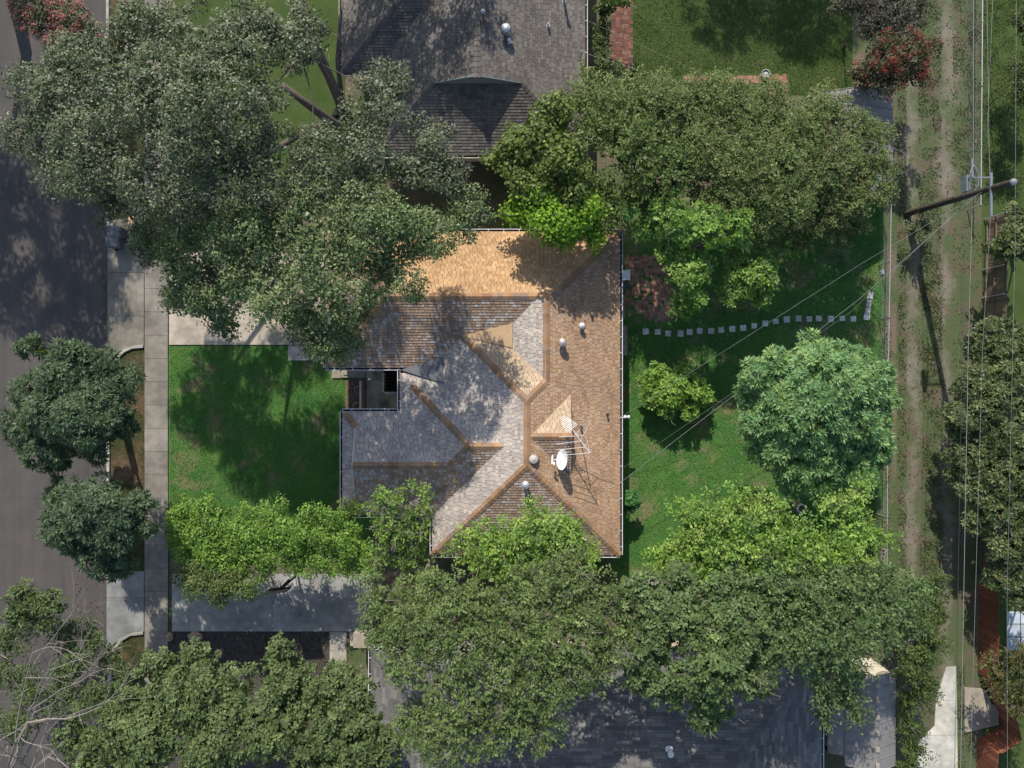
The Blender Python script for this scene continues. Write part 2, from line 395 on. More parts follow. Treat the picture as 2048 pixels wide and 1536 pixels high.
# ---- the house in the middle
EZ, KP = 2.8, .42
house = thing('house', 'single-storey house with tan and brown shingled hip roof and white gutters', 'house', P(1000, 800))
R = Roof(house, EZ, KP)
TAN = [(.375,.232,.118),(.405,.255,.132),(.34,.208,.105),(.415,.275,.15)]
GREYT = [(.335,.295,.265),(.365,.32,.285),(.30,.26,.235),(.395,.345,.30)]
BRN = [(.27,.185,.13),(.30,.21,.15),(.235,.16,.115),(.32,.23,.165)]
planes = {
 'top_up': [(651,463,0),(1240,463,0),(1090,613,150),(1076,599,136),(787,599,136)],
 'top_left': [(651,735,0),(651,463,0),(787,599,136)],
 'top_down': [(651,735,0),(787,599,136),(1076,599,136),(1001.5,673.5,61.5),(926.5,673.5,61.5),(865,735,0)],
 'right': [(1240,463,0),(1240,1110,0),(1052.5,922.5,187.5),(1052.5,799.5,187.5),(1090,762,150),(1090,613,150)],
 'inner_left': [(1090,613,150),(1090,762,150),(1001.5,673.5,61.5),(1076,599,136)],
 'inner_up': [(926.5,673.5,61.5),(1001.5,673.5,61.5),(1090,762,150),(1052.5,799.5,187.5)],
 'main_left': [(1052.5,799.5,187.5),(1052.5,922.5,187.5),(865,1110,0),(865,1030,0),(1007,888,142),(865,746,0),(865,735,0),(926.5,673.5,61.5)],
 'bottom': [(1052.5,922.5,187.5),(1240,1110,0),(865,1110,0)],
 'mid_up': [(800,746,0),(865,746,0),(1007,888,142),(942,888,142)],
 'mid_left': [(800,746,0),(942,888,142),(903.5,926.5,103.5),(800,823,0)],
 'down': [(942,888,142),(1007,888,142),(865,1030,0),(685,1030,0),(714,1001,29),(714,926.5,103.5),(903.5,926.5,103.5)],
 'wing_up': [(800,823,0),(903.5,926.5,103.5),(714,926.5,103.5),(714,852,29),(685,823,0)],
 'wing_end': [(685,823,0),(714,852,29),(714,1001,29),(685,1030,0)],
 'dormer_up': [(1058,868,182),(1138,868,182),(1138,788,102)],
 'dormer_down': [(1058,868,182),(1138,948,102),(1138,868,182)],
}
pal = {k: GREYT for k in planes}  # sun and shade put into slope colours: lighter tan sunward, darker brown facing away
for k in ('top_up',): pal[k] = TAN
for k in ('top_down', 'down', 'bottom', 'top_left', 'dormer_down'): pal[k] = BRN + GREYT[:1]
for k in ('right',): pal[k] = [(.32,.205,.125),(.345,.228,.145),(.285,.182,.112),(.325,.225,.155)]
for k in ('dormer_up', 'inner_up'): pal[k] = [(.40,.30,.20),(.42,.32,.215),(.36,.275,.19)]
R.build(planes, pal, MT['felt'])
CAP = [(.255,.15,.082),(.29,.172,.092),(.22,.13,.075),(.20,.14,.105),(.27,.175,.115)]
for a, b, n1, n2 in [
  ((1240,463,0),(1090,613,150),'top_up','right'), ((787,599,136),(1076,599,136),'top_up','top_down'),
  ((651,463,0),(787,599,136),'top_up','top_left'), ((651,735,0),(787,599,136),'top_left','top_down'),
  ((1090,613,150),(1090,762,150),'inner_left','right'), ((1090,762,150),(1052.5,799.5,187.5),'inner_up','right'),
  ((1052.5,799.5,187.5),(1052.5,922.5,187.5),'main_left','right'), ((1240,1110,0),(1052.5,922.5,187.5),'right','bottom'),
  ((865,1110,0),(1052.5,922.5,187.5),'main_left','bottom'), ((926.5,673.5,61.5),(1052.5,799.5,187.5),'main_left','inner_up'),
  ((826,772,26),(942,888,142),'mid_up','mid_left'), ((942,888,142),(1009,888,142),'mid_up','down'),
  ((903.5,926.5,103.5),(942,888,142),'mid_left','down'), ((714,926.5,103.5),(903.5,926.5,103.5),'wing_up','down'),
  ((690,828,5),(714,852,29),'wing_up','wing_end'), ((690,1025,5),(714,1001,29),'down','wing_end'),
  ((1062,868,182),(1138,868,182),'dormer_up','dormer_down')]:
    R.caps(a, b, n1, n2, CAP)
def panel(pts, m, name, thick=.03, rf=None):
    q = [(rf or R).pt(*p) for p in pts]; n = (q[1]-q[0]).cross(q[2]-q[0]).normalized()
    mb = MB(); N = len(q)
    mb.poly([p + n*thick for p in q] + [p - n*thick for p in q], [tuple(range(N)), tuple(range(N, 2*N))[::-1]] + [(i, N+i, N+(i+1)%N, (i+1)%N) for i in range(N)])
    return mb.build(name, m, (rf or R).roof)
MT['cricket_tan'] = simple('rolled_roofing_tan', (.36, .245, .14), .9, .15, 3)
MT['cricket_dark'] = simple('rolled_roofing_grey', (.11, .115, .125), .9, .15, 3)
MT['gable'] = simple('gable_siding', (.5, .45, .40), .7, .15, 5)
panel([(924,673.5,64),(1025,697.5,90),(1025,649.5,90)], MT['cricket_tan'], 'saddle_flashing')
panel([(801,740,5),(887,766,28),(887,712,28)], MT['cricket_dark'], 'saddle_flashing')
panel([(713,926.5,101),(713,853,28),(713,1000,28)], MT['gable'], 'gable_panel')
panel([(1137,868,180),(1137,789,101),(1137,947,101)], MT['gable'], 'gable_panel')
# walls (inset under the eaves)
def wallblock(root, pts, ze, inset, m, name='wall', z0=-.1, rf=None):
    S = (CAMH - ze) / FPX; q = [Vector(((x-CX)*S, (CY-y)*S)) for x, y in pts]; N = len(q)
    a = sum(q[i].x*q[(i+1)%N].y-q[(i+1)%N].x*q[i].y for i in range(N))
    if a < 0: q = q[::-1]
    r = []
    for i in range(N):
        d0 = (q[i]-q[i-1]).normalized(); d1 = (q[(i+1)%N]-q[i]).normalized()
        n0 = Vector((-d0.y, d0.x)); n1 = Vector((-d1.y, d1.x)); r.append(q[i] + (n0 + n1) * inset / max(.3, 1 + n0.dot(n1)))
    mb = MB(); mb.prism([tuple(p) for p in r], z0, ze - .05); return mb.build(name, m, root)
HOUT = [(651,463),(1240,463),(1240,1110),(865,1110),(865,1030),(685,1030),(685,823),(800,823),(800,735),(651,735)]
wallblock(house, HOUT, EZ, .55, MT['wall'])
# gutters
def gutter(root, a, b, rf, outw, w=.125, straps=.78, m=None):
    a = rf.pt(*a, 0); b = rf.pt(*b, 0); d = (b - a); L = d.length; d.normalize(); n = Vector(outw).to_3d(); z = -.06
    mb = MB()
    def prof(o): return [a*0 + n*o]
    for (o0, o1, z0, z1) in ((.0, .012, -.11, -.01), (w - .012, w + .018, -.11, .0), (0, w, -.125, -.105)):
        p = []
        for e in (a, b):
            for o, zz in ((o0, z0), (o1, z0), (o1, z1), (o0, z1)): p.append(e + n*o + Vector((0, 0, zz - .03)))
        mb.poly(p, [(0,1,2,3),(7,6,5,4),(0,4,5,1),(1,5,6,2),(2,6,7,3),(3,7,4,0)])
    for e in (a, b): mb.bar(e + n*.0 + Vector((0,0,-.085)), e + n*w + Vector((0,0,-.085)), .012, .1)
    g_ = mb.build('gutter', m or MT['white'], root)
    db = MB(); k = 0.0
    while k < L - .1:
        l2 = min(L - k, rnd.uniform(.2, .6)); h = rnd.uniform(-.10, -.055)
        p0 = a + d*k + n*.014; p1 = a + d*(k+l2) + n*.014; q = n*(w - .03)
        db.poly([p0+Vector((0,0,h-.03)), p1+Vector((0,0,h-.03)), p1+q+Vector((0,0,h-.03)), p0+q+Vector((0,0,h-.03))], [(0,1,2,3)]); k += l2
    db.build('leaf_litter', MT['dark'], g_)
    N = int(L / straps)
    sm = MB().bar(n*.0, n*w, .028, .012).mesh('strap', m or MT['white'])
    for i in range(1, N + 1): add('strap', sm, g_, a + d * (L * (i - .5) / N) + Vector((0, 0, -.022)))
for a, b, o in [((651,463),(1240,463),(0,1)), ((1240,463),(1240,1110),(1,0)), ((865,1110),(1240,1110),(0,-1)), ((865,1034),(865,1110),(-1,0)),
                ((685,1030),(861,1030),(0,-1)), ((685,823),(685,1030),(-1,0)), ((685,823),(796,823),(0,1)), ((800,739),(800,823),(-1,0)),
                ((651,735),(796,735),(0,-1)), ((651,463),(651,735),(-1,0))]:
    gutter(house, a, b, R, o)
# roof furniture, parts of the house
def on_roof(px, py, plane):
    """point of a roof plane seen at this pixel"""
    q = R.pl[plane]; n = R.nrm[plane]; o = Vector((0, 0, CAMH)); d = P(px, py) - o
    return o + d * ((q[0] - o).dot(n) / d.dot(n))
def turbine(p, s, m, root=house, name='turbine_vent'):
    mb = MB(); mb.lathe(p + Vector((0,0,-.1)), [(.17*s,0),(.15*s,.12),(.13*s,.26*s+.1)], 16)
    b = mb.build(name, m, root); h = MB(); z = .26*s
    h.lathe(p + Vector((0,0,z)), [(.10*s,0),(.18*s,.05*s),(.215*s,.14*s),(.18*s,.25*s),(.09*s,.31*s),(.02*s,.325*s)], 20)
    for k in range(18):
        a = 2*math.pi*k/18; c = Vector((math.cos(a), math.sin(a), 0)); t = Vector((-c.y, c.x, 0))
        h.poly([p+c*.12*s+Vector((0,0,z+.02*s)), p+c*.23*s+t*.03*s+Vector((0,0,z+.13*s)), p+c*.2*s+t*.03*s+Vector((0,0,z+.23*s)), p+c*.1*s+Vector((0,0,z+.3*s))], [(0,1,2,3)])
    h.build('turbine_head', m, b); return b
def vent(p, r, h, m, root=house, cap=None, name='vent_pipe', flash=True):
    mb = MB(); mb.lathe(p + Vector((0,0,-.08)), [(r,0),(r,h+.08),(r*.72,h+.08),(r*.7,h*.4)], 12); b = mb.build(name, m, root)
    if flash: MB().lathe(p + Vector((0,0,-.02)), [(r*2.3,0),(r*1.9,.05),(r*1.05,.09)], 12).build('flashing', m, b)
    if cap: MB().lathe(p + Vector((0,0,h-.03)), [(r*.8,0),(r*1.7,.03),(r*1.5,.09),(r*.3,.16)], 14).build('cap', cap, b)
    return b
turbine(on_roof(1124,686,'right'), 1.0, MT['turbine'])
turbine(on_roof(1051,968,'bottom'), .95, MT['metal'])
vent(on_roof(1163,652,'right'), .085, .3, MT['metal'], cap=MT['white'])
vent(on_roof(1183,630,'right'), .07, .22, MT['pipe'])
vent(on_roof(1214,827,'right'), .055, .3, MT['pipe'])
vent(on_roof(1161,853,'right'), .055, .3, MT['pipe'])
vent(on_roof(1067,918,'right'), .13, .18, MT['pipe'], cap=MT['rubber'])
# rear step and porch, parts of the house
st = MB(); a = P(1238, 652); b = P(1253, 711); st.box(a.x - 1.0, b.x, b.y, a.y, -.1, .32); st.build('rear_step', MT['pad'], house)
ST2 = MB(); a = P(1236, 590); b = P(1248, 640); ST2.box(a.x - .8, b.x, b.y, a.y, -.1, .2); ST2.build('rear_step', MT['pad'], house)
MT['porch'] = simple('stained_porch_concrete', (.33, .28, .20), .85, .55, 1.6, bstr=.2)
def pbox(x0, y0, x1, y1, z0, z1, m, name, root=house):
    a = P(x0, y1, z1); b = P(x1, y0, z1); mb = MB(); mb.box(a.x, b.x, a.y, b.y, z0, z1); return mb.build(name, m, root)
pbox(733, 738, 768, 830, -.1, .30, MT['porch'], 'porch_floor')
pbox(768.6, 786, 815, 830, -.1, .305, MT['porch'], 'porch_floor')
pbox(770, 730, 815, 785, -.1, .06, MT['dark'], 'entry_pit')
pbox(664, 736, 681, 756, -.1, .10, MT['concrete_tint'] if False else MT['pad'], 'entry_slab')
pbox(681.6, 736, 731, 755, -.1, .14, MT['pad'], 'entry_slab')
pbox(687, 739, 731, 750, .1, .19, MT['pad'], 'entry_slab')
def railing(p0, p1, zt, nb, root=house):
    a = P(*p0, zt); b = P(*p1, zt); mb = MB(); mb.bar(a, b, .10, .06); r = mb.build('railing', MT['offwhite'], root)
    bm_ = MB().box(-.035,.035,-.035,.035,0,zt-.33).mesh('baluster', MT['offwhite'])
    for i in range(nb):
        q = a.lerp(b, (i + .5) / nb); add('baluster', bm_, r, (q.x, q.y, .3))
railing((721,762), (721,822), 1.2, 11); railing((767,746), (766,784), 1.2, 6); railing((769,785.5), (800,785.5), 1.2, 5)
pbox(736, 757, 740, 760, 0.2, 2.7, MT['offwhite'], 'porch_post')

# ---- neighbour's house at the top
nh = thing('neighbour_house', 'grey-brown shingled hip-roofed house with slate gable at the top edge', 'house', P(950, 120))
RN = Roof(nh, 2.9, .42)
NG = [(.108,.096,.085),(.124,.111,.098),(.092,.082,.074),(.132,.118,.102)]
RN.build({
 'right': [(1170,-260,0),(1170,310,0),(1045,185,125),(957.5,185,212.5),(957.5,-260,212.5)],
 'left': [(745,145,0),(745,310,0),(870,185,125),(957.5,185,212.5),(957.5,-67.5,212.5)],
 'wing_down': [(683,145,0),(745,145,0),(957.5,-67.5,212.5),(895.5,-67.5,212.5)],
 'wing_left': [(683,145,0),(895.5,-67.5,212.5),(683,-280,0)],
 'wing_up': [(683,-280,0),(895.5,-67.5,212.5),(957.5,-67.5,212.5),(957.5,-280,0)],
 'down': [(745,310,0),(1170,310,0),(1045,185,125),(870,185,125)]}, NG, MT['felt'], tab=(.22,.34))
NC = [(.10,.09,.08),(.12,.105,.095)]
for a, b, n1, n2 in [((1170,310,0),(1045,185,125),'right','down'), ((745,310,0),(870,185,125),'left','down'), ((957.5,190,212.5),(957.5,-67.5,212.5),'left','right'), ((683,145,0),(895.5,-67.5,212.5),'wing_left','wing_down')]:
    RN.caps(a, b, n1, n2, NC)
panel([(957.5,186,214),(868,186,124),(1047,186,124)], MT['greytrim'], 'gable_panel', rf=RN)
wallblock(nh, [(683,-280),(1170,-280),(1170,310),(745,310),(745,145),(683,145)], 2.9, .5, MT['wall'])
for a, b, o in [((1170,-260),(1170,310),(1,0)), ((745,310),(1170,310),(0,-1)), ((745,149),(745,310),(-1,0)), ((683,145),(741,145),(0,-1)), ((683,-280),(683,145),(-1,0))]:
    gutter(nh, a, b, RN, o, m=MT['offwhite'])
def on_roof_n(px, py, plane):
    q = RN.pl[plane]; n = RN.nrm[plane]; o = Vector((0, 0, CAMH)); d = P(px, py) - o
    return o + d * ((q[0] - o).dot(n) / d.dot(n))
turbine(on_roof_n(1012,66,'right'), 1.15, MT['metal'], nh)
vent(on_roof_n(967,38,'right'), .065, .75, MT['pipe'], nh, cap=MT['metal'])
vent(on_roof_n(1018,84,'right'), .055, .22, MT['white'], nh, cap=MT['white'])
vent(on_roof_n(1096,52,'right'), .05, .35, MT['white'], nh)
vent(on_roof_n(1128,4,'right'), .06, .8, MT['metal'], nh, cap=MT['metal'])
vent(on_roof_n(1160,120,'right'), .04, .95, MT['metal'], nh, cap=MT['metal'], name='service_mast')

# ---- neighbour's house at the bottom
sh = thing('neighbour_house', 'charcoal shingled hip-roofed house shaded by trees at the bottom edge', 'house', P(1200, 1500))
RS = Roof(sh, 2.9, .36)
SG = [(.115,.112,.108),(.135,.13,.125),(.09,.09,.09),(.15,.145,.138),(.10,.10,.10)]
RS.build({
 'up': [(742,1300,0),(1643,1300,0),(1418,1525,225),(967,1525,225)],
 'right': [(1643,1300,0),(1643,1750,0),(1418,1525,225)],
 'down': [(967,1525,225),(1418,1525,225),(1643,1750,0),(742,1750,0)],
 'left': [(742,1300,0),(967,1525,225),(742,1750,0)]}, SG, MT['felt'], tab=(.3,.95), course=.16)
for a, b, n1, n2 in [((1643,1300,0),(1418,1525,225),'up','right'), ((742,1300,0),(967,1525,225),'up','left'), ((967,1525,225),(1418,1525,225),'up','down')]:
    RS.caps(a, b, n1, n2, [(.085,.085,.085),(.10,.10,.10)])
wallblock(sh, [(742,1300),(1643,1300),(1643,1750),(742,1750)], 2.9, .5, MT['wall'])
for a, b, o in [((742,1300),(1643,1300),(0,1)), ((1643,1300),(1643,1750),(1,0)), ((742,1300),(742,1750),(-1,0))]: gutter(sh, a, b, RS, o)
def on_roof_s(px, py, plane):
    q = RS.pl[plane]; n = RS.nrm[plane]; o = Vector((0, 0, CAMH)); d = P(px, py) - o
    return o + d * ((q[0] - o).dot(n) / d.dot(n))
vent(on_roof_s(1338,1500,'up'), .09, .45, MT['white'], sh, cap=MT['white'])
pbox(706, 1268, 744, 1296, 1.2, 1.9, MT['pad'], 'entry_canopy', sh)
pbox(700, 1266, 712, 1292, -.1, .25, MT['wall'], 'entry_planter', sh)

# ---- sheds
def gable_shed(name, label, xl, xr, y0, y1, ze, rise, m, wallm, seams=10, vents=0):
    S = (CAMH - ze) / FPX; X0, X1, Y1, Y0 = (xl-CX)*S, (xr-CX)*S, (CY-y0)*S, (CY-y1)*S; xm = (X0+X1)/2
    root = thing(name, label, 'shed', ((X0+X1)/2, (Y0+Y1)/2, 0))
    MB().box(X0+.15, X1-.15, Y0+.15, Y1-.15, -.1, ze-.02).build('wall', wallm, root)
    for yy in (Y0+.16, Y1-.16):
        MB().poly([(X0+.15,yy-.02,ze-.05),(X1-.15,yy-.02,ze-.05),(xm,yy-.02,ze+rise-.08),(X0+.15,yy+.02,ze-.05),(X1-.15,yy+.02,ze-.05),(xm,yy+.02,ze+rise-.08)],[(0,1,2),(5,4,3),(0,3,4,1),(1,4,5,2),(2,5,3,0)]).build('gable_panel', wallm, root)
    for xa in (X0, X1):
        a, b, c, d = Vector((xa,Y0,ze)), Vector((xa,Y1,ze)), Vector((xm,Y1,ze+rise)), Vector((xm,Y0,ze+rise)); dz = Vector((0,0,.05))
        mb = MB(); mb.poly([a,b,c,d,a-dz,b-dz,c-dz,d-dz],[(0,1,2,3),(7,6,5,4),(0,4,5,1),(1,5,6,2),(2,6,7,3),(3,7,4,0)]); r = mb.build('roof_sheet', m, root)
        for i in range(seams + 1):
            t = i / seams; MB().bar(a.lerp(b,t)+Vector((0,0,.012)), d.lerp(c,t)+Vector((0,0,.012)), .03, .03).build('seam', m, r)
    rc = MB().poly([(xm-.16,Y0-.02,ze+rise-.075),(xm,Y0-.02,ze+rise+.045),(xm+.16,Y0-.02,ze+rise-.075),(xm-.16,Y1+.02,ze+rise-.075),(xm,Y1+.02,ze+rise+.045),(xm+.16,Y1+.02,ze+rise-.075)],[(0,1,4,3),(1,2,5,4),(0,3,5,2)]).build('ridge_cap', m, root)
    for i in range(vents):
        yy = Y1 + (Y0 - Y1) * (i + .55) / vents; MB().box(xm-.10,xm+.10,yy-.12,yy+.12,ze+rise+.02,ze+rise+.09).build('ridge_vent', MT['pad'], root)
    return root
gs = gable_shed('garden_shed', 'grey metal-roofed shed with white ridge vents at the lower right', 1690, 1791, 1342, 1530, 2.3, .75, MT['roofmetal'], MT['offwhite'], 8, 6)
a = P(1657, 1402, 2.0); b = P(1688, 1508, 2.0)
MB().poly([(a.x,b.y,1.9),(b.x,b.y,2.25),(b.x,a.y,2.25),(a.x,a.y,1.9),(a.x,b.y,1.84),(b.x,b.y,2.19),(b.x,a.y,2.19),(a.x,a.y,1.84)],[(0,1,2,3),(7,6,5,4),(0,4,5,1),(1,5,6,2),(2,6,7,3),(3,7,4,0)]).build('lean_to_roof', MT['roofmetal'], gs)
for (px, py) in ((1660,1405),(1660,1505)):
    q = P(px, py, 1.9); MB().box(q.x-.05,q.x+.05,q.y-.05,q.y+.05,-.1,1.9).build('lean_to_post', MT['wood'], gs)
gable_shed('garden_shed', 'dark-roofed shed half hidden under the olive tree at the upper right', 1640, 1786, 184, 392, 2.3, .8, MT['roofmetal'], MT['wall'], 12, 0)

# ------------------------------------------------------------------ antenna, dish
rf = on_roof(1158, 866, 'right')
an = thing('tv_antenna', 'white rooftop television antenna with long rods beside the satellite dish', 'antenna', rf)
ZA = 5.6
MB().tube([rf + Vector((0,0,-.1)), Vector((rf.x, rf.y, ZA + .1))], .022, 8).build('mast', MT['metal'], an)
A0, A1 = P(1125, 832, ZA), P(1180, 906, ZA); sh_ = Vector((rf.x, rf.y, ZA)) - A0.lerp(A1, .5); sh_.z = 0
A0 = P(1125, 832, ZA); A1 = P(1180, 906, ZA)
MB().bar(A0, A1, .035, .035).build('boom', MT['aluminium'], an)
MB().bar(A0.lerp(A1, .5), Vector((rf.x, rf.y, ZA)), .03, .03).build('bracket', MT['aluminium'], an)
ax = (A1 - A0).normalized(); pr = Vector((-ax.y, ax.x, 0))
for i, t in enumerate(np.linspace(.02, .34, 10)):
    c = A0.lerp(A1, t); L = .10 + .22 * min(1, i / 7); MB().tube([c - pr*L, c + pr*L], .011, 5).build('rod', MT['aluminium'], an)
for (qx, qy, ex, ey) in [(1150,872,1118,874),(1161,882,1114,888),(1171,894,1112,900),(1180,906,1114,911),(1162,880,1182,840),(1180,906,1172,874),(1150,870,1162,856)]:
    MB().tube([P(qx,qy,ZA), P(ex,ey,ZA + .05)], .011, 5).build('rod', MT['aluminium'], an)
rd = on_roof(1136, 926, 'right')
ds = thing('satellite_dish', 'white oval satellite dish on the right roof slope', 'satellite dish', rd)
DC = P(1127, 920, 4.75); dn = Vector((-.88, .12, .46)).normalized()
MB().tube([rd + Vector((0,0,-.1)), rd + Vector((0,0,.3)), DC - dn*.14], .03, 8).build('mast', MT['metal'], ds)
pf = [(0.001,-.05)] + [(r, -.05 + .16*(r/.5)**2) for r in (.1,.2,.3,.4,.48)] + [(.49,.10)] + [(r, -.065 + .16*(r/.5)**2) for r in (.48,.4,.3,.2,.1)] + [(.001,-.065)]
MB().lathe(DC, pf, 32, axis=dn).build('reflector', MT['dishwhite'], ds, True)
fd = P(1108, 919, 4.9); fe = P(1105, 919, 4.95)
MB().bar(DC - Vector((0,0,.2)) + dn*.1, fd, .04, .04).build('feed_arm', MT['dishwhite'], ds)
MB().bar(P(1105,911,4.92), P(1104,927,4.92), .07, .07).build('receiver', MT['dishwhite'], ds)
MB().bar(P(1108,924,4.92), P(1108,929,4.92), .09, .06).build('receiver', MT['dishwhite'], ds)
fl = thing('flood_light', 'twin white flood lamps under the right eave of the house', 'lamp', P(1240, 838, 2.6))
MB().bar(P(1234,836,2.6), P(1253,834,2.55), .05, .05).build('bracket', MT['white'], fl)
for x in (1250.5, 1257):
    MB().lathe(P(x, 834, 2.45), [(.03,.1),(.07,.06),(.095,-.02),(.09,-.05)], 14).build('lamp_head', MT['white'], fl)

# ------------------------------------------------------------------ utility pole and lines
PB = P(1813, 427); PT = P(2029, 363, 8.95)
def pole_at(z): return PB.lerp(PT, z / PT.z)
up = thing('utility_pole', 'leaning dark timber utility pole rising beside the dirt lane', 'utility pole', PB)
MB().tube([PB - Vector((0,0,.3)), pole_at(3), pole_at(6), PT], [.19,.17,.15,.135], 12).build('shaft', MT['pole'], up)
MB().lathe(PT, [(.145,-.12),(.15,-.02),(.10,.05),(.02,.07)], 12).build('cap', MT['zinc'], up)
c7 = pole_at(7.2)
MB().bar(P(1944,355,7.6), P(1944,318,7.6), .09, .1).build('crossarm', MT['zinc'], up)
MB().bar(P(1931,352,7.2), P(1931,384,7.2), .16, .45).build('transformer', MT['greytrim'], up)
MB().bar(P(1937,355,7.5), P(1985,355,7.5), .06, .06).build('brace', MT['zinc'], up)
MB().bar(P(1982,345,7.5), P(1982,432,7.5), .10, .08).build('cable_tray', MT['zinc'], up)
for x in (1940, 1957): MB().tube([P(1948,330,7.7), P(x,346,7.7), P(x,368,7.6), P(1949,381,7.5)], .02, 5).build('jumper', MT['cable'], up)
MB().tube([P(1815,422,.4), P(1838,421,1.2), P(1852,412,1.8), P(1862,405,2.3)], .025, 5).build('conduit', MT['cable'], up)
def line(label, pts, r=.022, m='cable', sag=0.0, name='power_line'):
    q = [Vector(p) for p in pts]; out = []
    for i in range(len(q) - 1):
        n = 12
        for k in range(n + (i == len(q) - 2)):
            t = k / n; v = q[i].lerp(q[i+1], t); out.append(v - Vector((0, 0, sag * 4 * t * (1 - t))))
    o = MB().tube(out, r * .42, 5).build(name, MT[m]); tag(o, label, 'cable', 'overhead lines along the lane')
line('thick pale overhead cable running up from the pole to the top edge', [P(1947,-60,7.9), P(1947,330,7.6)], .032)
line('dark overhead cable leftmost above the lane, top half', [P(1930,-60,7.4), P(1931,350,7.2)], .02, 'cable_dark')
line('thin grey overhead cable crossing the chain-link fence', [P(1973,-60,7.6), P(1979,350,7.5)], .022)
line('pale overhead cable angling to the pole brace', [P(1988,-60,7.6), P(1975,250,7.5), P(1981,350,7.5)], .018)
line('thick pale overhead cable running down from the pole to the bottom edge', [P(1944,430,7.5), P(1936,720,7.3), P(1920,1600,7.8)], .032)
line('dark overhead cable leftmost above the lane, bottom half', [P(1931,384,7.2), P(1926,640,7.1), P(1908,1600,7.6)], .02, 'cable_dark')
line('grey overhead cable above the red fence', [P(1981,432,7.5), P(1965,700,7.3), P(1939,1600,7.7)], .02)
line('thin overhead cable nearest the right edge', [P(2033,-60,7.9), P(2030,500,7.7), P(2014,1200,7.7), P(2015,1600,7.8)], .017)
line('service cable from the pole to the upper corner of the right eave', [pole_at(6.9), P(1720,529,5.6), P(1237,837,2.75)], .016)
line('thick service cable from the pole to the lower part of the right eave', [pole_at(6.6), P(1720,597,5.5), P(1237,968,2.75)], .024)
line('thin cable crossing the back lawn to the middle of the right eave', [pole_at(6.2), P(1700,625,5.4), P(1237,942,2.75)], .011)
line('cable from the pole to the service mast of the top house', [pole_at(7.4), P(1787,297,6.6), P(1162,104,4.2)], .016)
line('cable from the pole to the right eave of the top house', [pole_at(7.2), P(1787,322,6.4), P(1172,40,2.85)], .012)
o = MB().tube([P(1137,926,4.0), P(1165,935,3.75), P(1200,950,3.45), P(1236,972,2.8)], .012, 5).build('coaxial_cable', MT['cable']); tag(o, 'coaxial cable running from the dish over the roof edge', 'cable')

# ------------------------------------------------------------------ fences
def board_fence(label, pts, h, tones, m='wood', bw=.14, gap=.008, rails=3, posts=True, railside=-1, cat='fence', group=None):
    q = [P(x, y) for x, y in pts]; root = thing('board_fence', label, cat, q[0], group); r = random.Random(len(label))
    for i in range(len(q) - 1):
        a, b = q[i], q[i+1]; d = (b - a); L = d.length; d.normalize(); n = Vector((-d.y, d.x, 0)) * railside
        N = max(1, int(L / bw)); w = L / N; ang = math.atan2(d.y, d.x)
        vs = [MB().box(gap/2, w - gap/2, -.011, .011, 0, h, t).mesh('board', MT[m]) for t in tones]
        for k in range(N):
            add('board', r.choice(vs), root, a + d*(k*w) + Vector((0, 0, .03 + r.uniform(-.02, .03))), (r.uniform(-.012,.012), 0, ang))
        for k in range(rails):
            z = .2 + (h - .35) * k / max(1, rails - 1)
            MB().bar(a + n*.045 + Vector((0,0,z)), b + n*.045 + Vector((0,0,z)), .05, .09, c=tones[0]).build('rail', MT[m], root)
        if posts:
            np_ = max(1, round(L / 1.5))
            for k in range(np_ + 1):
                p = a.lerp(b, k / np_) + n*.11; MB().tube([p - Vector((0,0,.2)), p + Vector((0,0,h+.05))], .035, 8).build('post', MT['metal'], root)
    return root
board_fence('weathered brown board fence with exposed rails right of the lane', [(1972,440),(1969,540),(1966,652)], 1.9, [(.16,.12,.085),(.19,.14,.10),(.13,.10,.07)], railside=-1)
board_fence('short dark brown fence panel between trees above the red fence', [(1961,1072),(1960,1160)], 1.8, [(.10,.075,.055),(.13,.095,.07)], posts=False)
board_fence('tall rusty red board fence at the lower right', [(1957,1166),(1955,1345)], 1.75, [(.17,.055,.035),(.20,.065,.04),(.15,.05,.03)], rails=2, railside=1, bw=.16, gap=.03, posts=False)
board_fence('rusty red board fence zigzagging behind the concrete pad', [(1962,1352),(1996,1425),(2001,1452),(1955,1478),(1950,1600)], 1.75, [(.20,.07,.04),(.24,.085,.05),(.17,.058,.035)], rails=2, railside=1, bw=.16, gap=.03, posts=False)
board_fence('low grey timber fence behind the hedge at the bottom of the yard', [(1250,1158),(1420,1158),(1640,1156)], 1.3, [(.24,.22,.20),(.28,.26,.235),(.2,.185,.17)], rails=2, bw=.15, posts=False)
def chain_fence(label, pts, h=1.25, sp=.19, group=None):
    q = [P(x, y) for x, y in pts]; root = thing('chain_link_fence', label, 'fence', q[0], group); net = MB()
    for i in range(len(q) - 1):
        a, b = q[i], q[i+1]; d = (b - a); L = d.length; d.normalize()
        MB().tube([a + Vector((0,0,h)), b + Vector((0,0,h))], .024, 6).build('top_rail', MT['metal'], root)
        n = int(L / 2.4)
        for k in range(n + 1):
            p = a.lerp(b, k / max(1, n)); MB().tube([p - Vector((0,0,.2)), p + Vector((0,0,h+.05))], .03, 6).build('post', MT['metal'], root)
        k = -h
        while k < L:
            for sgn in (0, 1):
                s0, s1 = k, k + h; z0, z1 = (0.03, h) if sgn == 0 else (h, .03)
                if s0 < 0: z0 += (z1 - z0) * (-s0) / h; s0 = 0
                if s1 > L: z1 -= (z1 - z0) * (s1 - L) / max(1e-6, (s1 - s0)); s1 = L
                if s1 - s0 > .05: net.tube([a + d*s0 + Vector((0,0,z0)), a + d*s1 + Vector((0,0,z1))], .0028, 3, False)
            k += sp
    tag(net.build('wire_mesh', MT['greytrim'], root), kind='stuff'); return root
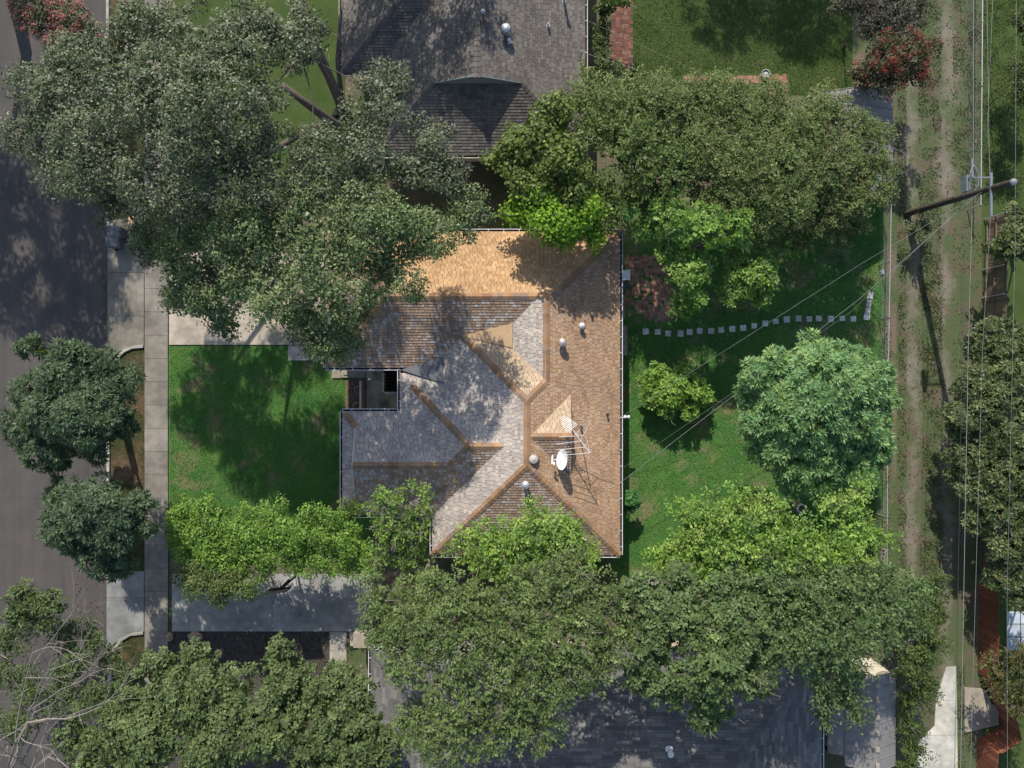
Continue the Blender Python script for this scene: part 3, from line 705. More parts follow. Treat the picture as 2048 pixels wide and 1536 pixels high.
chain_fence('chain-link fence along the right edge of the back lawn', [(1760,420),(1756,640),(1753,800),(1752,1140)])
chain_fence('chain-link fence standing in the grass right of the dirt lane', [(1938,-60),(1936,190),(1934,420)])

# ------------------------------------------------------------------ paving pieces
def bricks(name, px, ang_jit=.02, bl=.195, bw=.095, z=.022, keep=1.0, tones=None, herring=True, label=None, seed=3, bedmat=None, square=False):
    """brick paving inside a pixel polygon, pieces laid in basket weave"""
    r = random.Random(seed); poly = pxpoly(px); xs = [p[0] for p in poly]; ys = [p[1] for p in poly]
    root = MB().prism(poly, -.1, z - .012).build(name, bedmat or MT['redsoil']); tag(root, kind='structure')
    def inside(x, y):
        c = False; j = len(poly) - 1
        for i in range(len(poly)):
            if (poly[i][1] > y) != (poly[j][1] > y) and x < (poly[j][0]-poly[i][0])*(y-poly[i][1])/(poly[j][1]-poly[i][1])+poly[i][0]: c = not c
            j = i
        return c
    vs = [MB().box(-bl/2, bl/2, -bw/2, bw/2, -.03, .03, t).mesh('brick', MT['brick']) for t in tones]
    cell = bl + .012; spots = []; iy = 0; y = min(ys)
    while y < max(ys):
        x = min(xs); ix = 0
        while x < max(xs):
            for k in (-1, 1):
                if (ix + iy) % 2: spots.append((x + cell/2, y + cell/2 + k*cell/4, 0))
                else: spots.append((x + cell/2 + k*cell/4, y + cell/2, math.pi/2))
            x += cell; ix += 1
        y += cell; iy += 1
    spots = [s for s in spots if inside(s[0], s[1]) and r.random() < keep]
    if len(spots) > 290: spots = r.sample(spots, 290)
    for sx, sy, a in spots:
        add('brick', r.choice(vs), root, (sx, sy, z - .022 + r.uniform(-.005, .006)), (r.uniform(-.015,.015), r.uniform(-.015,.015), a + r.uniform(-ang_jit, ang_jit)))
    return root
RED = [(.14,.062,.045),(.17,.075,.055),(.12,.055,.042),(.20,.11,.08),(.10,.05,.04)]
ORG = [(.25,.125,.075),(.28,.15,.095),(.22,.11,.07),(.30,.18,.12)]
bricks('brick_path', [(1222,-40),(1263,-40),(1264,145),(1226,145)], tones=RED, bl=.225, bw=.108, seed=4)
bricks('brick_edging', [(1366,152),(1500,150),(1574,148),(1576,190),(1540,190),(1530,168),(1366,166)], tones=ORG, seed=5)
bricks('brick_patio', [(1252,512),(1336,512),(1338,600),(1350,625),(1335,646),(1300,640),(1250,610)], tones=[(.25,.135,.09),(.28,.16,.115),(.21,.115,.08),(.31,.20,.145)], keep=.86, seed=6, bl=.235, bw=.125, ang_jit=.05)
ordn = ['first','second','third','fourth','fifth','sixth','seventh','eighth','ninth','tenth','eleventh','twelfth','thirteenth','fourteenth','fifteenth','sixteenth','seventeenth','eighteenth','nineteenth','twentieth','twenty-first','twenty-second','twenty-third']
STN = [(1291,663),(1315,664),(1336,667),(1361,667),(1379,664),(1399,662),(1422,662),(1442,660),(1464,658),(1486,656),(1508,652),(1530,647),(1551,643),(1573,639),(1597,637),(1618,638),(1637,637),(1661,638),(1684,637),(1706,638),(1733,634)]
for i, (x, y) in enumerate(STN):
    p = P(x, y); s = .155 + rnd.uniform(-.012, .014)
    mb = MB(); t = rnd.uniform(.9, 1.1); s2 = s * rnd.uniform(.93, 1.07)
    mb.box(-s,s,-s2,s2,-.05,.045,(.52*t,.50*t,.47*t)).box(-s+.02,s-.02,-s2+.02,s2-.02,.0451,.05,(.55*t,.53*t,.49*t))
    o = add('stepping_stone', mb.mesh('stepping_stone', MT['concrete_tint']), None, (p.x, p.y, 0), (0, 0, rnd.uniform(-.12, .12)))
    tag(o, 'square grey stepping stone, %s along the path counting from the house' % ordn[i], 'stepping stone', 'stepping stones across the back lawn')
for i, (x0, y0, x1, y1) in enumerate([(1742,584,1739,598),(1739,600,1736,613),(1736,615,1734,628)]):
    mb = MB(); mb.bar(P(x0,y0,.04), P(x1,y1,.04), .27, .1, c=(.36,.36,.36)); o = mb.build('edging_stone', MT['concrete_tint'])
    tag(o, '%s grey edging block by the chain-link fence above the path end' % ['topmost','middle','lowest'][i], 'edging stone', 'edging blocks by the fence')
mb = MB(); mb.bar(P(1763,540,.05), P(1765,549,.05), .2, .1, c=(.36,.36,.37)); tag(mb.build('edging_stone', MT['concrete_tint']), 'lone grey block on the grass beside the chain-link fence', 'edging stone')
MB_pad = MB().prism(pxpoly([(1927,1374),(1967,1377),(1982,1408),(1995,1410),(1995,1448),(1976,1452),(1927,1464)]), -.1, .12)
tag(MB_pad.build('concrete_pad', MT['pad']), kind='structure')

# ------------------------------------------------------------------ loose things
ch = thing('garden_chair', 'white plastic garden chair under the right eave', 'chair', P(1249, 552))
c0 = P(1252, 551, .42)
MB().box(c0.x-.22,c0.x+.22,c0.y-.23,c0.y+.23,.39,.43).build('seat', MT['dishwhite'], ch)
MB().poly([(c0.x-.22,c0.y-.21,.42),(c0.x-.22,c0.y+.21,.42),(c0.x-.33,c0.y+.19,.86),(c0.x-.33,c0.y-.19,.86),(c0.x-.25,c0.y-.21,.42),(c0.x-.25,c0.y+.21,.42),(c0.x-.36,c0.y+.19,.86),(c0.x-.36,c0.y-.19,.86)],[(0,1,2,3),(7,6,5,4),(0,4,5,1),(1,5,6,2),(2,6,7,3),(3,7,4,0)]).build('backrest', MT['dishwhite'], ch)
for sx in (-1,1):
    for sy in (-1,1): MB().bar((c0.x+sx*.19,c0.y+sy*.2,.40),(c0.x+sx*.23,c0.y+sy*.23,.02),.04,.04).build('leg', MT['dishwhite'], ch)
    MB().bar((c0.x-.24,c0.y+sx*.24,.62),(c0.x+.2,c0.y+sx*.24,.62),.05,.03).build('armrest', MT['dishwhite'], ch)
    MB().bar((c0.x+.2,c0.y+sx*.24,.62),(c0.x+.22,c0.y+sx*.24,.4),.04,.04).build('armrest_support', MT['dishwhite'], ch)
bk = thing('bucket', 'small blue bucket next to the white garden chair', 'bucket', P(1244, 573))
q = P(1244,573); MB().lathe(q, [(.11,.0),(.15,.3),(.16,.3),(.16,.32),(.14,.32),(.10,.03)], 16).build('pail', MT['blue'], bk)
MB().tube([q + Vector((.15*math.cos(t), .15*math.sin(t)*.3, .32+.12*math.sin(t))) for t in np.linspace(0, math.pi, 9)], .006, 5).build('handle', MT['metal'], bk)
pt = thing('planter_tub', 'round metal tub standing on the brick edging', 'tub', P(1527, 153))
q = P(1527,153); MB().lathe(q, [(.17,0),(.21,.42),(.225,.44),(.2,.44),(.18,.3),(.02,.3)], 18).build('tub', MT['metal'], pt)
MB().lathe(q + Vector((0,0,.31)), [(.17,0),(.15,.04),(.05,.07)], 12).build('soil', MT['rubber'], pt)
ty = thing('tyre_ring', 'pale tyre lying on bare soil below the round tree', 'tyre', P(1602,1017)); q = P(1602,1017)
tm = MB(); V = []; Fc = []
for i in range(24):
    for k in range(8):
        a, b_ = 2*math.pi*i/24, 2*math.pi*k/8; rr = .22 + .055*math.cos(b_); V.append((q.x+rr*math.cos(a), q.y+rr*math.sin(a), .065+.06*math.sin(b_))); Fc.append((i*8+k,((i+1)%24)*8+k,((i+1)%24)*8+(k+1)%8,i*8+(k+1)%8))
tm.poly(V, Fc).build('tyre', MT['rubber'], ty, True)
for i, (x, y, rz, lb) in enumerate([(1752,1087,0,'cinder block on its own nearest the bare soil'),(1764,1104,1.5,'upper of two end-to-end cinder blocks by the fence'),(1762,1120,1.48,'lower of two end-to-end cinder blocks by the fence'),(1761,1072,.05,'topmost cinder block by the lower right fence corner')]):
    mb = MB(); L, W, h = .2, .1, .19
    for (x0,x1,y0,y1) in ((-L,L,-W,-W+.03),(-L,L,W-.03,W),(-L,-L+.03,-W+.03,W-.03),(L-.03,L,-W+.03,W-.03),(-.015,.015,-W+.03,W-.03)): mb.box(x0,x1,y0,y1,0,h)
    p = P(x,y); o = add('cinder_block', mb.mesh('cinder_block', MT['stone'] if False else MT['pad']), None, (p.x,p.y,.012), (0,0,rz)); tag(o, 'hollow grey '+lb, 'cinder block', 'cinder blocks near the fence')
def boulder(px, py, s, lb, seed):
    r = np.random.RandomState(seed); import bmesh
    bm = bmesh.new(); bmesh.ops.create_icosphere(bm, subdivisions=2, radius=s)
    for v in bm.verts:
        f = 1 + .22*math.sin(v.co.x*7/s*.35+seed) + .12*r.randn()*.6; v.co = Vector((v.co.x*f*1.15, v.co.y*f, v.co.z*f*.6))
    me = bpy.data.meshes.new('boulder'); bm.to_mesh(me); bm.free(); me.materials.append(MT['stone'])
    p = P(px,py); o = add('boulder', me, None, (p.x,p.y,s*.25)); tag(o, lb, 'boulder', 'boulders in the garden bed')
for i, (x, y, s, lb) in enumerate([(341,1273,.22,'brown boulder at the corner of bed, walk and driveway'),(382,1272,.14,'small brown boulder touching the driveway edge'),(395,1272,.3,'largest brown boulder just below the driveway'),(392,1292,.24,'pale boulder in the middle of the row'),(393,1305,.25,'lowest brown boulder of the row in the bed')]): boulder(x,y,s,lb,i+2)
# wheeled carts and boxes under the big oak
def cart(px, py, rz, lb):
    p = P(px,py); root = thing('wheeled_bin', lb, 'bin', p, 'wheeled bins by the apron')
    Rz = Matrix.Rotation(rz,3,'Z')
    def tr(pts): return [p + Rz @ Vector(v) for v in pts]
    a,b,h = .24,.27,.95
    MB().poly(tr([(-a,-b,.08),(a,-b,.08),(a,b,.08),(-a,b,.08),(-a*1.2,-b*1.2,h),(a*1.2,-b*1.2,h),(a*1.2,b*1.2,h),(-a*1.2,b*1.2,h)]),[(3,2,1,0),(4,5,6,7),(0,1,5,4),(1,2,6,5),(2,3,7,6),(3,0,4,7)]).build('body', MT['cart'], root)
    MB().poly(tr([(-.31,-.36,h+.005),(.31,-.36,h+.005),(.31,.36,h+.005),(-.31,.36,h+.005),(-.26,-.3,h+.07),(.26,-.3,h+.07),(.26,.33,h+.07),(-.26,.33,h+.07)]),[(3,2,1,0),(4,5,6,7),(0,1,5,4),(1,2,6,5),(2,3,7,6),(3,0,4,7)]).build('lid', MT['cart'], root)
    MB().tube(tr([(-.26,.4,h-.02),(.26,.4,h-.02)]), .018, 6).build('handle', MT['black'], root)
    for sx in (-.27,.27): MB().tube(tr([(sx-.03,.24,.1),(sx+.03,.24,.1)]), .1, 12).build('wheel', MT['black'], root)
cart(246,470,1.5,'slate-blue wheeled bin nearer the top of the apron'); cart(243,490,1.62,'slate-blue wheeled bin nearer the open apron')
def carton(px, py, w, d, h, rz, m, lb):
    p = P(px,py); root = thing('carton', lb, 'box', p); Rz = Matrix.Rotation(rz,3,'Z')
    def tr(pts): return [p + Rz @ Vector(v) for v in pts]
    MB().poly(tr([(-w,-d,.06),(w,-d,.06),(w,d,.06),(-w,d,.06),(-w,-d,h),(w,-d,h),(w,d,h),(-w,d,h)]),[(3,2,1,0),(4,5,6,7),(0,1,5,4),(1,2,6,5),(2,3,7,6),(3,0,4,7)]).build('body', m, root)
    for s in (-1,1): MB().poly(tr([(s*w,-d,h+.002),(s*w,d,h+.002),(s*w*.05,d,h+.02),(s*w*.05,-d,h+.02),(s*w,-d,h+.008),(s*w,d,h+.008),(s*w*.05,d,h+.026),(s*w*.05,-d,h+.026)]),[(0,1,2,3),(7,6,5,4),(0,4,5,1),(1,5,6,2),(2,6,7,3),(3,7,4,0)]).build('flap', m, root)
carton(275,445,.25,.22,.5,-.1,MT['card'],'tan cardboard box beside the sidewalk under the big oak')
carton(226,452,.17,.17,.35,.05,MT['offwhite'],'small pale box at the kerb end of the apron')
# basketball hoop
bh = thing('basketball_hoop', 'black basketball hoop over the lower driveway', 'basketball hoop', P(596,1148))
b0 = P(596,1148); ZB = 3.0
MB().tube([b0 - Vector((0,0,.2)), b0 + Vector((0,0,2.7)), P(578,1160,ZB), P(560,1178,ZB+.2)], .06, 8).build('pole', MT['black'], bh)
q0, q1 = P(533,1183,ZB+.3), P(577,1179,ZB+.3)
d = (q1-q0).normalized(); n = Vector((-d.y,d.x,0))
mb = MB(); pp = []
for nn in (-.02,.02):
    for e in (q0,q1):
        for z in (ZB-.2,ZB+.75): pp.append(Vector((e.x,e.y,z)) + n*nn)
mb.poly(pp,[(0,1,3,2),(4,6,7,5),(0,4,5,1),(2,3,7,6),(1,5,7,3),(0,2,6,4)]).build('backboard', MT['black'], bh)
rc = (q0+q1)/2 - n*.32
MB().tube([Vector((rc.x+.22*math.cos(t),rc.y+.22*math.sin(t),3.05)) for t in np.linspace(0,2*math.pi,20)], .012, 5, False).build('rim', MT['wood'] if False else MT['pipe'], bh)
for (x, y, lb) in [(716,780,'upper wire plant ring in the porch bed'),(713,812,'lower wire plant ring in the porch bed')]:
    q = P(x,y,.35); root = thing('plant_ring', lb, 'plant support', P(x,y), 'plant rings')
    MB().tube([Vector((q.x+.19*math.cos(t),q.y+.19*math.sin(t),.35)) for t in np.linspace(0,2*math.pi,22)], .012, 5, False).build('hoop', MT['card'], root)
    for t in (0,2.1,4.2): MB().tube([(q.x+.19*math.cos(t),q.y+.19*math.sin(t),.35),(q.x+.17*math.cos(t),q.y+.17*math.sin(t),-.05)], .008, 4).build('leg', MT['card'], root)

# ------------------------------------------------------------------ foliage
def leaf_mesh(name, pos, d, n, L, W, col, m, fold=.25):
    N = len(pos); d = d / np.maximum(1e-6, np.linalg.norm(d, axis=1, keepdims=True))
    s = np.cross(d, n); s /= np.maximum(1e-6, np.linalg.norm(s, axis=1, keepdims=True)); nn = np.cross(s, d)
    V = np.empty((N, 4, 3), np.float32); L = L[:, None]; W = W[:, None]
    V[:, 0] = pos - d * L * .5; V[:, 2] = pos + d * L * .5
    mid = pos - d * L * .05 + nn * W * fold
    V[:, 1] = mid + s * W * .5 - nn * W * fold; V[:, 3] = mid - s * W * .5 - nn * W * fold
    V[:, 0] += nn * W * fold * .6; V[:, 2] -= nn * W * fold * .4
    me = bpy.data.meshes.new(name); me.vertices.add(4 * N); me.vertices.foreach_set('co', V.ravel())
    idx = (np.arange(N, dtype=np.int32)[:, None] * 4 + np.array([0, 1, 2, 0, 2, 3], np.int32)).ravel()
    me.loops.add(6 * N); me.loops.foreach_set('vertex_index', idx)
    me.polygons.add(2 * N); me.polygons.foreach_set('loop_start', np.arange(0, 6 * N, 3, dtype=np.int32))
    me.update(calc_edges=True)
    at = me.color_attributes.new('tint', 'FLOAT_COLOR', 'POINT')
    c = np.ones((N, 4, 4), np.float32); c[:, :, :3] = col[:, None, :]; at.data.foreach_set('color', c.ravel())
    me.materials.append(m); return me
KIND = {  # leaf length, width, clump radius, leaves per clump, clumps per m2, mode
 'oak':     dict(sub=(10, .38), L=.125, W=.08, rc=.27, n=26, cpm=6.0, mode='puff', m='leaf_gloss', sq=.62, depth=.5, twigs=7, tw='bark_pale', core=.05),
 'pinnate': dict(sub=(9, .40), L=.25, W=.075, rc=.19, n=17, cpm=10.0, mode='rosette', m='leaf', sq=.78, depth=.2, twigs=0, tw='bark', core=.05),
 'broad':   dict(L=.17, W=.14, rc=.32, n=14, cpm=7.0, mode='puff', m='leaf', sq=.7, depth=.45, twigs=1, tw='bark_pale', core=.06),
 'airy':    dict(L=.125, W=.08, rc=.25, n=21, cpm=7.4, mode='spray', m='leaf', sq=.6, depth=.5, twigs=7, tw='bark_pale', core=.05),
 'fine':    dict(sub=(13, .33), L=.12, W=.065, rc=.20, n=18, cpm=11.0, mode='spray', m='leaf', sq=.72, depth=.25, twigs=0, tw='bark_pale', core=.06),
 'hedge':   dict(sub=(11, .36), L=.115, W=.075, rc=.22, n=20, cpm=9.0, mode='puff', m='leaf', sq=.75, depth=.3, twigs=1, tw='bark', core=.05),
 'pecan':   dict(L=.155, W=.085, rc=.24, n=21, cpm=6.4, mode='shoot', m='leaf', sq=.65, depth=.42, twigs=2, tw='bark_pale', core=.10),
 'laurel':  dict(L=.20, W=.08, rc=.24, n=16, cpm=9.0, mode='rosette', m='leaf_gloss', sq=.75, depth=.35, twigs=2, tw='bark_pale', core=.08),
 'star':    dict(L=.17, W=.105, rc=.21, n=13, cpm=9.0, mode='rosette', m='leaf', sq=.75, depth=.32, twigs=1, tw='bark_pale', core=.10),
}
TREE_N = [0]; LEAVES = [0]
def tree(name, label, cat, lobes, kind, cols, base=None, dens=1.0, group=None, trunk_r=.17, fork=None, barkm='bark', blossoms=None, twigs=None, twigcol=None, scale=1.0, extra_limbs=()):
    TREE_N[0] += 1; r = np.random.RandomState(100 + TREE_N[0]); k = KIND[kind]; pr = random.Random(TREE_N[0])
    C = np.array([list(P(x, y, z)) for x, y, rr, z in lobes]); RR = np.array([M_(rr, z) for x, y, rr, z in lobes])
    b = P(*base) if base else Vector((C[:, 0].mean(), C[:, 1].mean(), 0))
    root = thing(name, label, cat, b, group)
    fz = fork if fork is not None else max(.25, min(2.6, C[:, 2].mean() * .35))
    top = Vector((b.x + pr.uniform(-.1, .1), b.y + pr.uniform(-.1, .1), fz))
    if fz > .3: MB().tube([b - Vector((0,0,.3)), b.lerp(top, .1), b.lerp(top, .55), top], [trunk_r*1.5, trunk_r*1.15, trunk_r, trunk_r*.9], 10).build('trunk', MT[barkm], root, True)
    else: MB().tube([b - Vector((0,0,.2)), top], [trunk_r, trunk_r*.8], 8).build('trunk', MT[barkm], root, True)
    order = sorted(range(len(lobes)), key=lambda i: (Vector(C[i]) - top).length); nodes = [(top - Vector((0,0,.15)), 0.0, trunk_r * .62)]
    for i in order:
        c = Vector(C[i]) + Vector((0,0,RR[i]*.1)); st_, pl_, w0 = min(nodes, key=lambda q: (q[0] - c).length + .42 * q[1]); ln = (c - st_).length
        w = max(.025, min(w0 * .85, trunk_r * (.25 + .3 * min(1, RR[i] / 2.2)))); off = Vector((pr.uniform(-1,1), pr.uniform(-1,1), pr.uniform(-.2,.5))) * ln * .09
        pts = [st_, st_.lerp(c, .25) + off*.6, st_.lerp(c, .5) + off, st_.lerp(c, .78) + off*.6, c]
        MB().tube(pts, [w, w*.88, w*.75, w*.6, w*.42], 7).build('limb', MT[barkm], root, True); nodes.append((c, pl_ + ln, w * .55))
    for pts, w in extra_limbs: MB().tube([P(*q) for q in pts], list(np.linspace(w, w*.5, len(pts))), 9).build('limb', MT[barkm], root, True)
    SC_ = []; SR = []; OW = []; nsb, szb = k.get('sub', (9, .40))
    for i in range(len(lobes)):
        m_ = max(5, int(nsb * (.55 + .45 * RR[i] / 1.7))); v = r.randn(m_ * 3, 3); v /= np.linalg.norm(v, axis=1, keepdims=True); v = v[v[:, 2] > -.15][:m_]
        sz = szb * RR[i] * np.exp(r.randn(len(v)) * .22); rd_ = (RR[i] * 1.10 - sz * .92) * (.74 + .34 * r.rand(len(v)))
        SC_ += [c for c in C[i] + v * rd_[:, None] * np.array([1, 1, k['sq']])]; SR += list(sz); OW += [i] * len(v)
    SC_ = np.array(SC_); SR = np.array(SR)
    cp = []; cd = []; tw = MB(); tn = k['twigs'] if twigs is None else twigs
    for i in range(len(SC_)):
        R_ = SR[i]; nc = int(dens * .72 * k['cpm'] * 4 * math.pi * R_**2 * .62 / scale**2) + 3
        v = r.randn(nc * 2, 3); v /= np.linalg.norm(v, axis=1, keepdims=True); v = v[v[:, 2] > -.35][:nc]
        rad = R_ * (1 - .45 * r.rand(len(v))**1.5); p = SC_[i] + v * rad[:, None] * np.array([1, 1, .8])
        v = v * .65 + (p - C[OW[i]]) / RR[OW[i]] * .5; v /= np.maximum(1e-6, np.linalg.norm(v, axis=1, keepdims=True))
        dd = np.linalg.norm((p[:, None, :] - SC_[None]) / np.array([1, 1, .8]), axis=2) / SR[None]; dd[:, i] = 9
        ok = dd.min(1) > .6; p = p[ok]; v = v[ok]; cp.append(p); cd.append(v)
    for i in range(len(lobes)):
        R_ = RR[i]; p = np.concatenate([cp[j] for j in range(len(SC_)) if OW[j] == i])
        for t in range(tn):
            if len(p) == 0: break
            q = Vector(p[r.randint(len(p))]); a = Vector(C[i]) + Vector(r.randn(3)) * R_ * .12; e = q + (q - a).normalized() * r.rand() * .25
            m1 = a.lerp(e, .5) + Vector(r.randn(3)) * .12; w = .012 + .008*r.rand(); tw.tube([a, a.lerp(m1,.6)+Vector(r.randn(3))*.05, m1, m1.lerp(e,.55)+Vector(r.randn(3))*.07, e], [w*1.5, w, w*.75, w*.5, .006], 4, False)
            for s_ in range(3):
                t0 = m1.lerp(e, r.rand()); e2 = t0 + ((e - a).normalized() + Vector(r.randn(3))*.6).normalized() * (.25 + .4*r.rand()); tw.tube([t0, t0.lerp(e2,.5)+Vector(r.randn(3))*.03, e2], [w*.55, w*.4, .005], 3, False)
    p = np.concatenate(cp); v = np.concatenate(cd); nC = len(p); n = k['n']
    if tw.f: tag(tw.build('twigs', MT[k['tw'] if twigcol is None else twigcol], root), kind='stuff')
    cols = np.array(cols); cc = cols[r.randint(len(cols), size=nC)] * np.exp(r.randn(nC, 1) * .13)
    pos = np.repeat(p, n, 0); out = np.repeat(v, n, 0); N = nC * n; rc = k['rc'] * scale
    col = np.repeat(cc, n, 0) * np.exp(r.randn(N, 1) * .16)
    up = np.array([0, 0, 1.0]); mode = k['mode']; rv = r.randn(N, 3)
    if mode == 'puff':
        g = r.randn(N, 3); g[:, 2] = np.abs(g[:, 2]) * .9 - .25; g /= np.linalg.norm(g, axis=1, keepdims=True); gl = g * (rc * (.45 + .75 * r.rand(N, 1))) * np.array([1.15, 1.15, .8]); pos = pos + gl; d = rv * np.array([1, 1, .5]) + g * .5; nr = up * .55 + out * .35 + g * .9 + r.randn(N, 3) * .33
    elif mode == 'spray' or mode == 'shoot':
        sl = (.35 if mode == 'spray' else .62) * scale
        sd_ = v * np.array([1, 1, .7]) + r.randn(nC, 3) * .45 + np.array([0, 0, .35 if mode == 'shoot' else .15]); sd_ /= np.linalg.norm(sd_, axis=1, keepdims=True)
        t = np.tile(np.linspace(-.6, 1, n), nC) + r.randn(N) * .08; S = np.repeat(sd_, n, 0)
        side = np.cross(S, up + .3 * np.repeat(r.randn(nC, 3), n, 0)); side /= np.maximum(1e-6, np.linalg.norm(side, axis=1, keepdims=True))
        sg = np.tile(np.where(np.arange(n) % 2, 1., -1.), nC)
        w = rc * .45 * (1.1 - .6 * np.abs(t)); pos = pos + S * (t * sl)[:, None] + side * (sg * w)[:, None] + r.randn(N, 3) * .035
        d = side * sg[:, None] + S * .8 + rv * .35; nr = up + out * .45 + r.randn(N, 3) * .3
    else:
        az = np.tile(np.arange(n) * 2.399, nC) + np.repeat(r.rand(nC) * 6.28, n); tl = np.tile(np.linspace(.15, 1, n), nC)
        ax = np.repeat(v * .75 + up * .55 + r.randn(nC, 3) * .2, n, 0); ax /= np.linalg.norm(ax, axis=1, keepdims=True)
        e1 = np.cross(ax, np.array([.3, .8, .1])); e1 /= np.linalg.norm(e1, axis=1, keepdims=True); e2 = np.cross(ax, e1)
        rd_ = e1 * np.cos(az)[:, None] + e2 * np.sin(az)[:, None]; d = rd_ * (.35 + .75 * tl)[:, None] + ax * (.75 - .85 * tl)[:, None] + rv * .12
        d /= np.linalg.norm(d, axis=1, keepdims=True); pos = pos + d * (k['L'] * scale * .45) + rd_ * (rc * .25) + r.randn(N, 3) * .03; nr = ax + rd_ * .35 + r.randn(N, 3) * .2
    Ls = k['L'] * scale * (.75 + .5 * r.rand(N)); Ws = k['W'] * scale * (.8 + .4 * r.rand(N))
    nk = int(N * k['core']) if dens > .65 else 0
    if nk:   # larger leaves deeper inside the crown
        li = r.choice(len(lobes), nk, p=RR**2 / (RR**2).sum()); kv = r.randn(nk, 3); kv /= np.linalg.norm(kv, axis=1, keepdims=True); kv[:, 2] = np.abs(kv[:, 2])
        kp = C[li] + kv * (RR[li] * (.25 + .4 * r.rand(nk)))[:, None] * np.array([1, 1, k['sq']])
        pos = np.concatenate([pos, kp]); d = np.concatenate([d, r.randn(nk, 3) * np.array([1, 1, .3])]); nr = np.concatenate([nr, up + r.randn(nk, 3) * .35])
        Ls = np.concatenate([Ls, np.full(nk, k['L'] * 2.0)]); Ws = np.concatenate([Ws, np.full(nk, k['W'] * 2.4)]); col = np.concatenate([col, cols[r.randint(len(cols), size=nk)]]); N += nk
    me = leaf_mesh('crown', pos.astype(np.float32), d, nr, Ls, Ws, col.astype(np.float32), MT[k['m']])
    LEAVES[0] += N; add('crown', me, root)
    if blossoms:
        bc, frac, area = blossoms; sel = np.where((v[:, 2] > .0) & (r.rand(nC) < frac))[0]
        if area is not None: sel = np.array([i for i in sel if area(p[i])], int)
        if len(sel):
            M = 26; bp = np.repeat(p[sel] + v[sel] * .18, M, 0) + r.randn(len(sel) * M, 3) * .09; bn = r.randn(len(bp), 3) + up; bd = r.randn(len(bp), 3)
            bcol = np.array(bc)[r.randint(len(bc), size=len(bp))] * np.exp(r.randn(len(bp), 1) * .2)
            add('blossoms', leaf_mesh('blossoms', bp.astype(np.float32), bd, bn, np.full(len(bp), .07), np.full(len(bp), .06), bcol.astype(np.float32), MT['leaf']), root)
    return root

OAKD = [(.090,.112,.062),(.112,.135,.075),(.076,.098,.054),(.125,.143,.084)]
OAKL = [(.095,.145,.055),(.125,.178,.066),(.08,.124,.048),(.155,.195,.08)]
OLIV = [(.10,.145,.042),(.118,.165,.05),(.088,.13,.04),(.13,.155,.05)]
PINN = [(.078,.118,.062),(.096,.14,.074),(.066,.102,.055)]
ROUND = [(.14,.25,.10),(.17,.285,.12),(.12,.225,.092),(.205,.31,.11)]
BRT = [(.165,.275,.045),(.20,.31,.058),(.13,.23,.04),(.235,.315,.075),(.11,.19,.04)]
MULB = [(.14,.26,.018),(.17,.29,.024),(.12,.22,.018)]
HACK = [(.112,.16,.05),(.132,.182,.058),(.098,.142,.046)]
PECD = [(.098,.15,.052),(.12,.172,.06),(.085,.132,.048)]
LAUR = [(.076,.106,.038),(.095,.125,.044),(.066,.095,.036),(.115,.138,.05)]
GUM = [(.095,.135,.048),(.115,.155,.056),(.082,.118,.044)]
YOAK = [(.14,.25,.045),(.175,.29,.055),(.12,.215,.042),(.22,.31,.08)]

tree('oak_tree', 'huge grey-green oak spreading over the street and the upper left', 'tree',
  [(600,60,50,10.8),(150,330,70,9),(130,120,60,9.5),(105,190,88,10.00),(85,265,70,9.50),(200,310,105,10.50),(235,120,95,10.00),(330,60,95,10.00),(310,200,110,11.50),(440,110,115,12.00),(420,250,125,12.50),(530,70,85,11.50),(600,110,45,11.50),(500,330,110,11.50),(350,370,105,10.50),(230,400,60,8.50),(620,330,80,11.00),(770,205,78,10.80),(740,320,85,11.00),(850,330,80,10.20),(910,360,45,9.80),(300,490,48,5.20),(520,210,60,12.00)],
  'oak', OAKD, base=(705,262), trunk_r=.42, fork=2.6, dens=.86,
  extra_limbs=[([(703,262,2),(676,195,4.2),(640,110,5.6),(612,40,6.6),(600,-40,7)],.27), ([(703,262,2.2),(668,248,4.5),(620,212,6),(565,170,7.2)],.28), ([(690,262,2.4),(675,120,4),(682,20,5)],.15)])
tree('oak_tree', 'fresh green oak leaning over the driveway and the roof', 'tree',
  [(360,445,60,8),(370,545,58,8),(470,575,60,8.6),(480,510,62,9.4),(350,600,30,7),(560,470,60,10),(690,500,60,10.2),(800,480,55,10),(395,450,80,9.20),(500,455,88,10.60),(620,450,90,11.00),(740,455,92,11.00),(845,450,72,10.20),(935,428,52,9.60),(420,560,66,8.40),(545,570,88,10.40),(660,560,90,10.60),(775,540,78,10.00),(655,650,70,9.40),(355,510,40,8.00),(440,625,42,7.80),(590,640,50,9.00),(385,600,46,7.50),(455,655,34,7.10),(640,690,34,8.70),(705,640,44,8.90),(300,470,50,7.30),(690,690,38,9.00)],
  'oak', OAKL, base=(610,470), trunk_r=.36, fork=2.4, dens=.78)
tree('flowering_crape_myrtle', 'pink-flowering crape myrtle at the upper left street corner', 'tree', [(95,45,60,4.8),(70,10,45,4.6),(180,110,55,4.6),(140,60,60,5)], 'hedge', OAKD, trunk_r=.09, fork=.4, blossoms=([(.42,.14,.18),(.5,.2,.23),(.36,.11,.15)], .55, None))
tree('mulberry_tree', 'bright green broad-leaved tree over the top edge of the roof', 'tree', [(1045,420,42,5.6),(1100,435,52,6),(1160,440,52,6),(1125,470,36,5.4),(1190,470,28,5.2),(1075,405,40,6)], 'broad', MULB, base=(1100,428), trunk_r=.16)
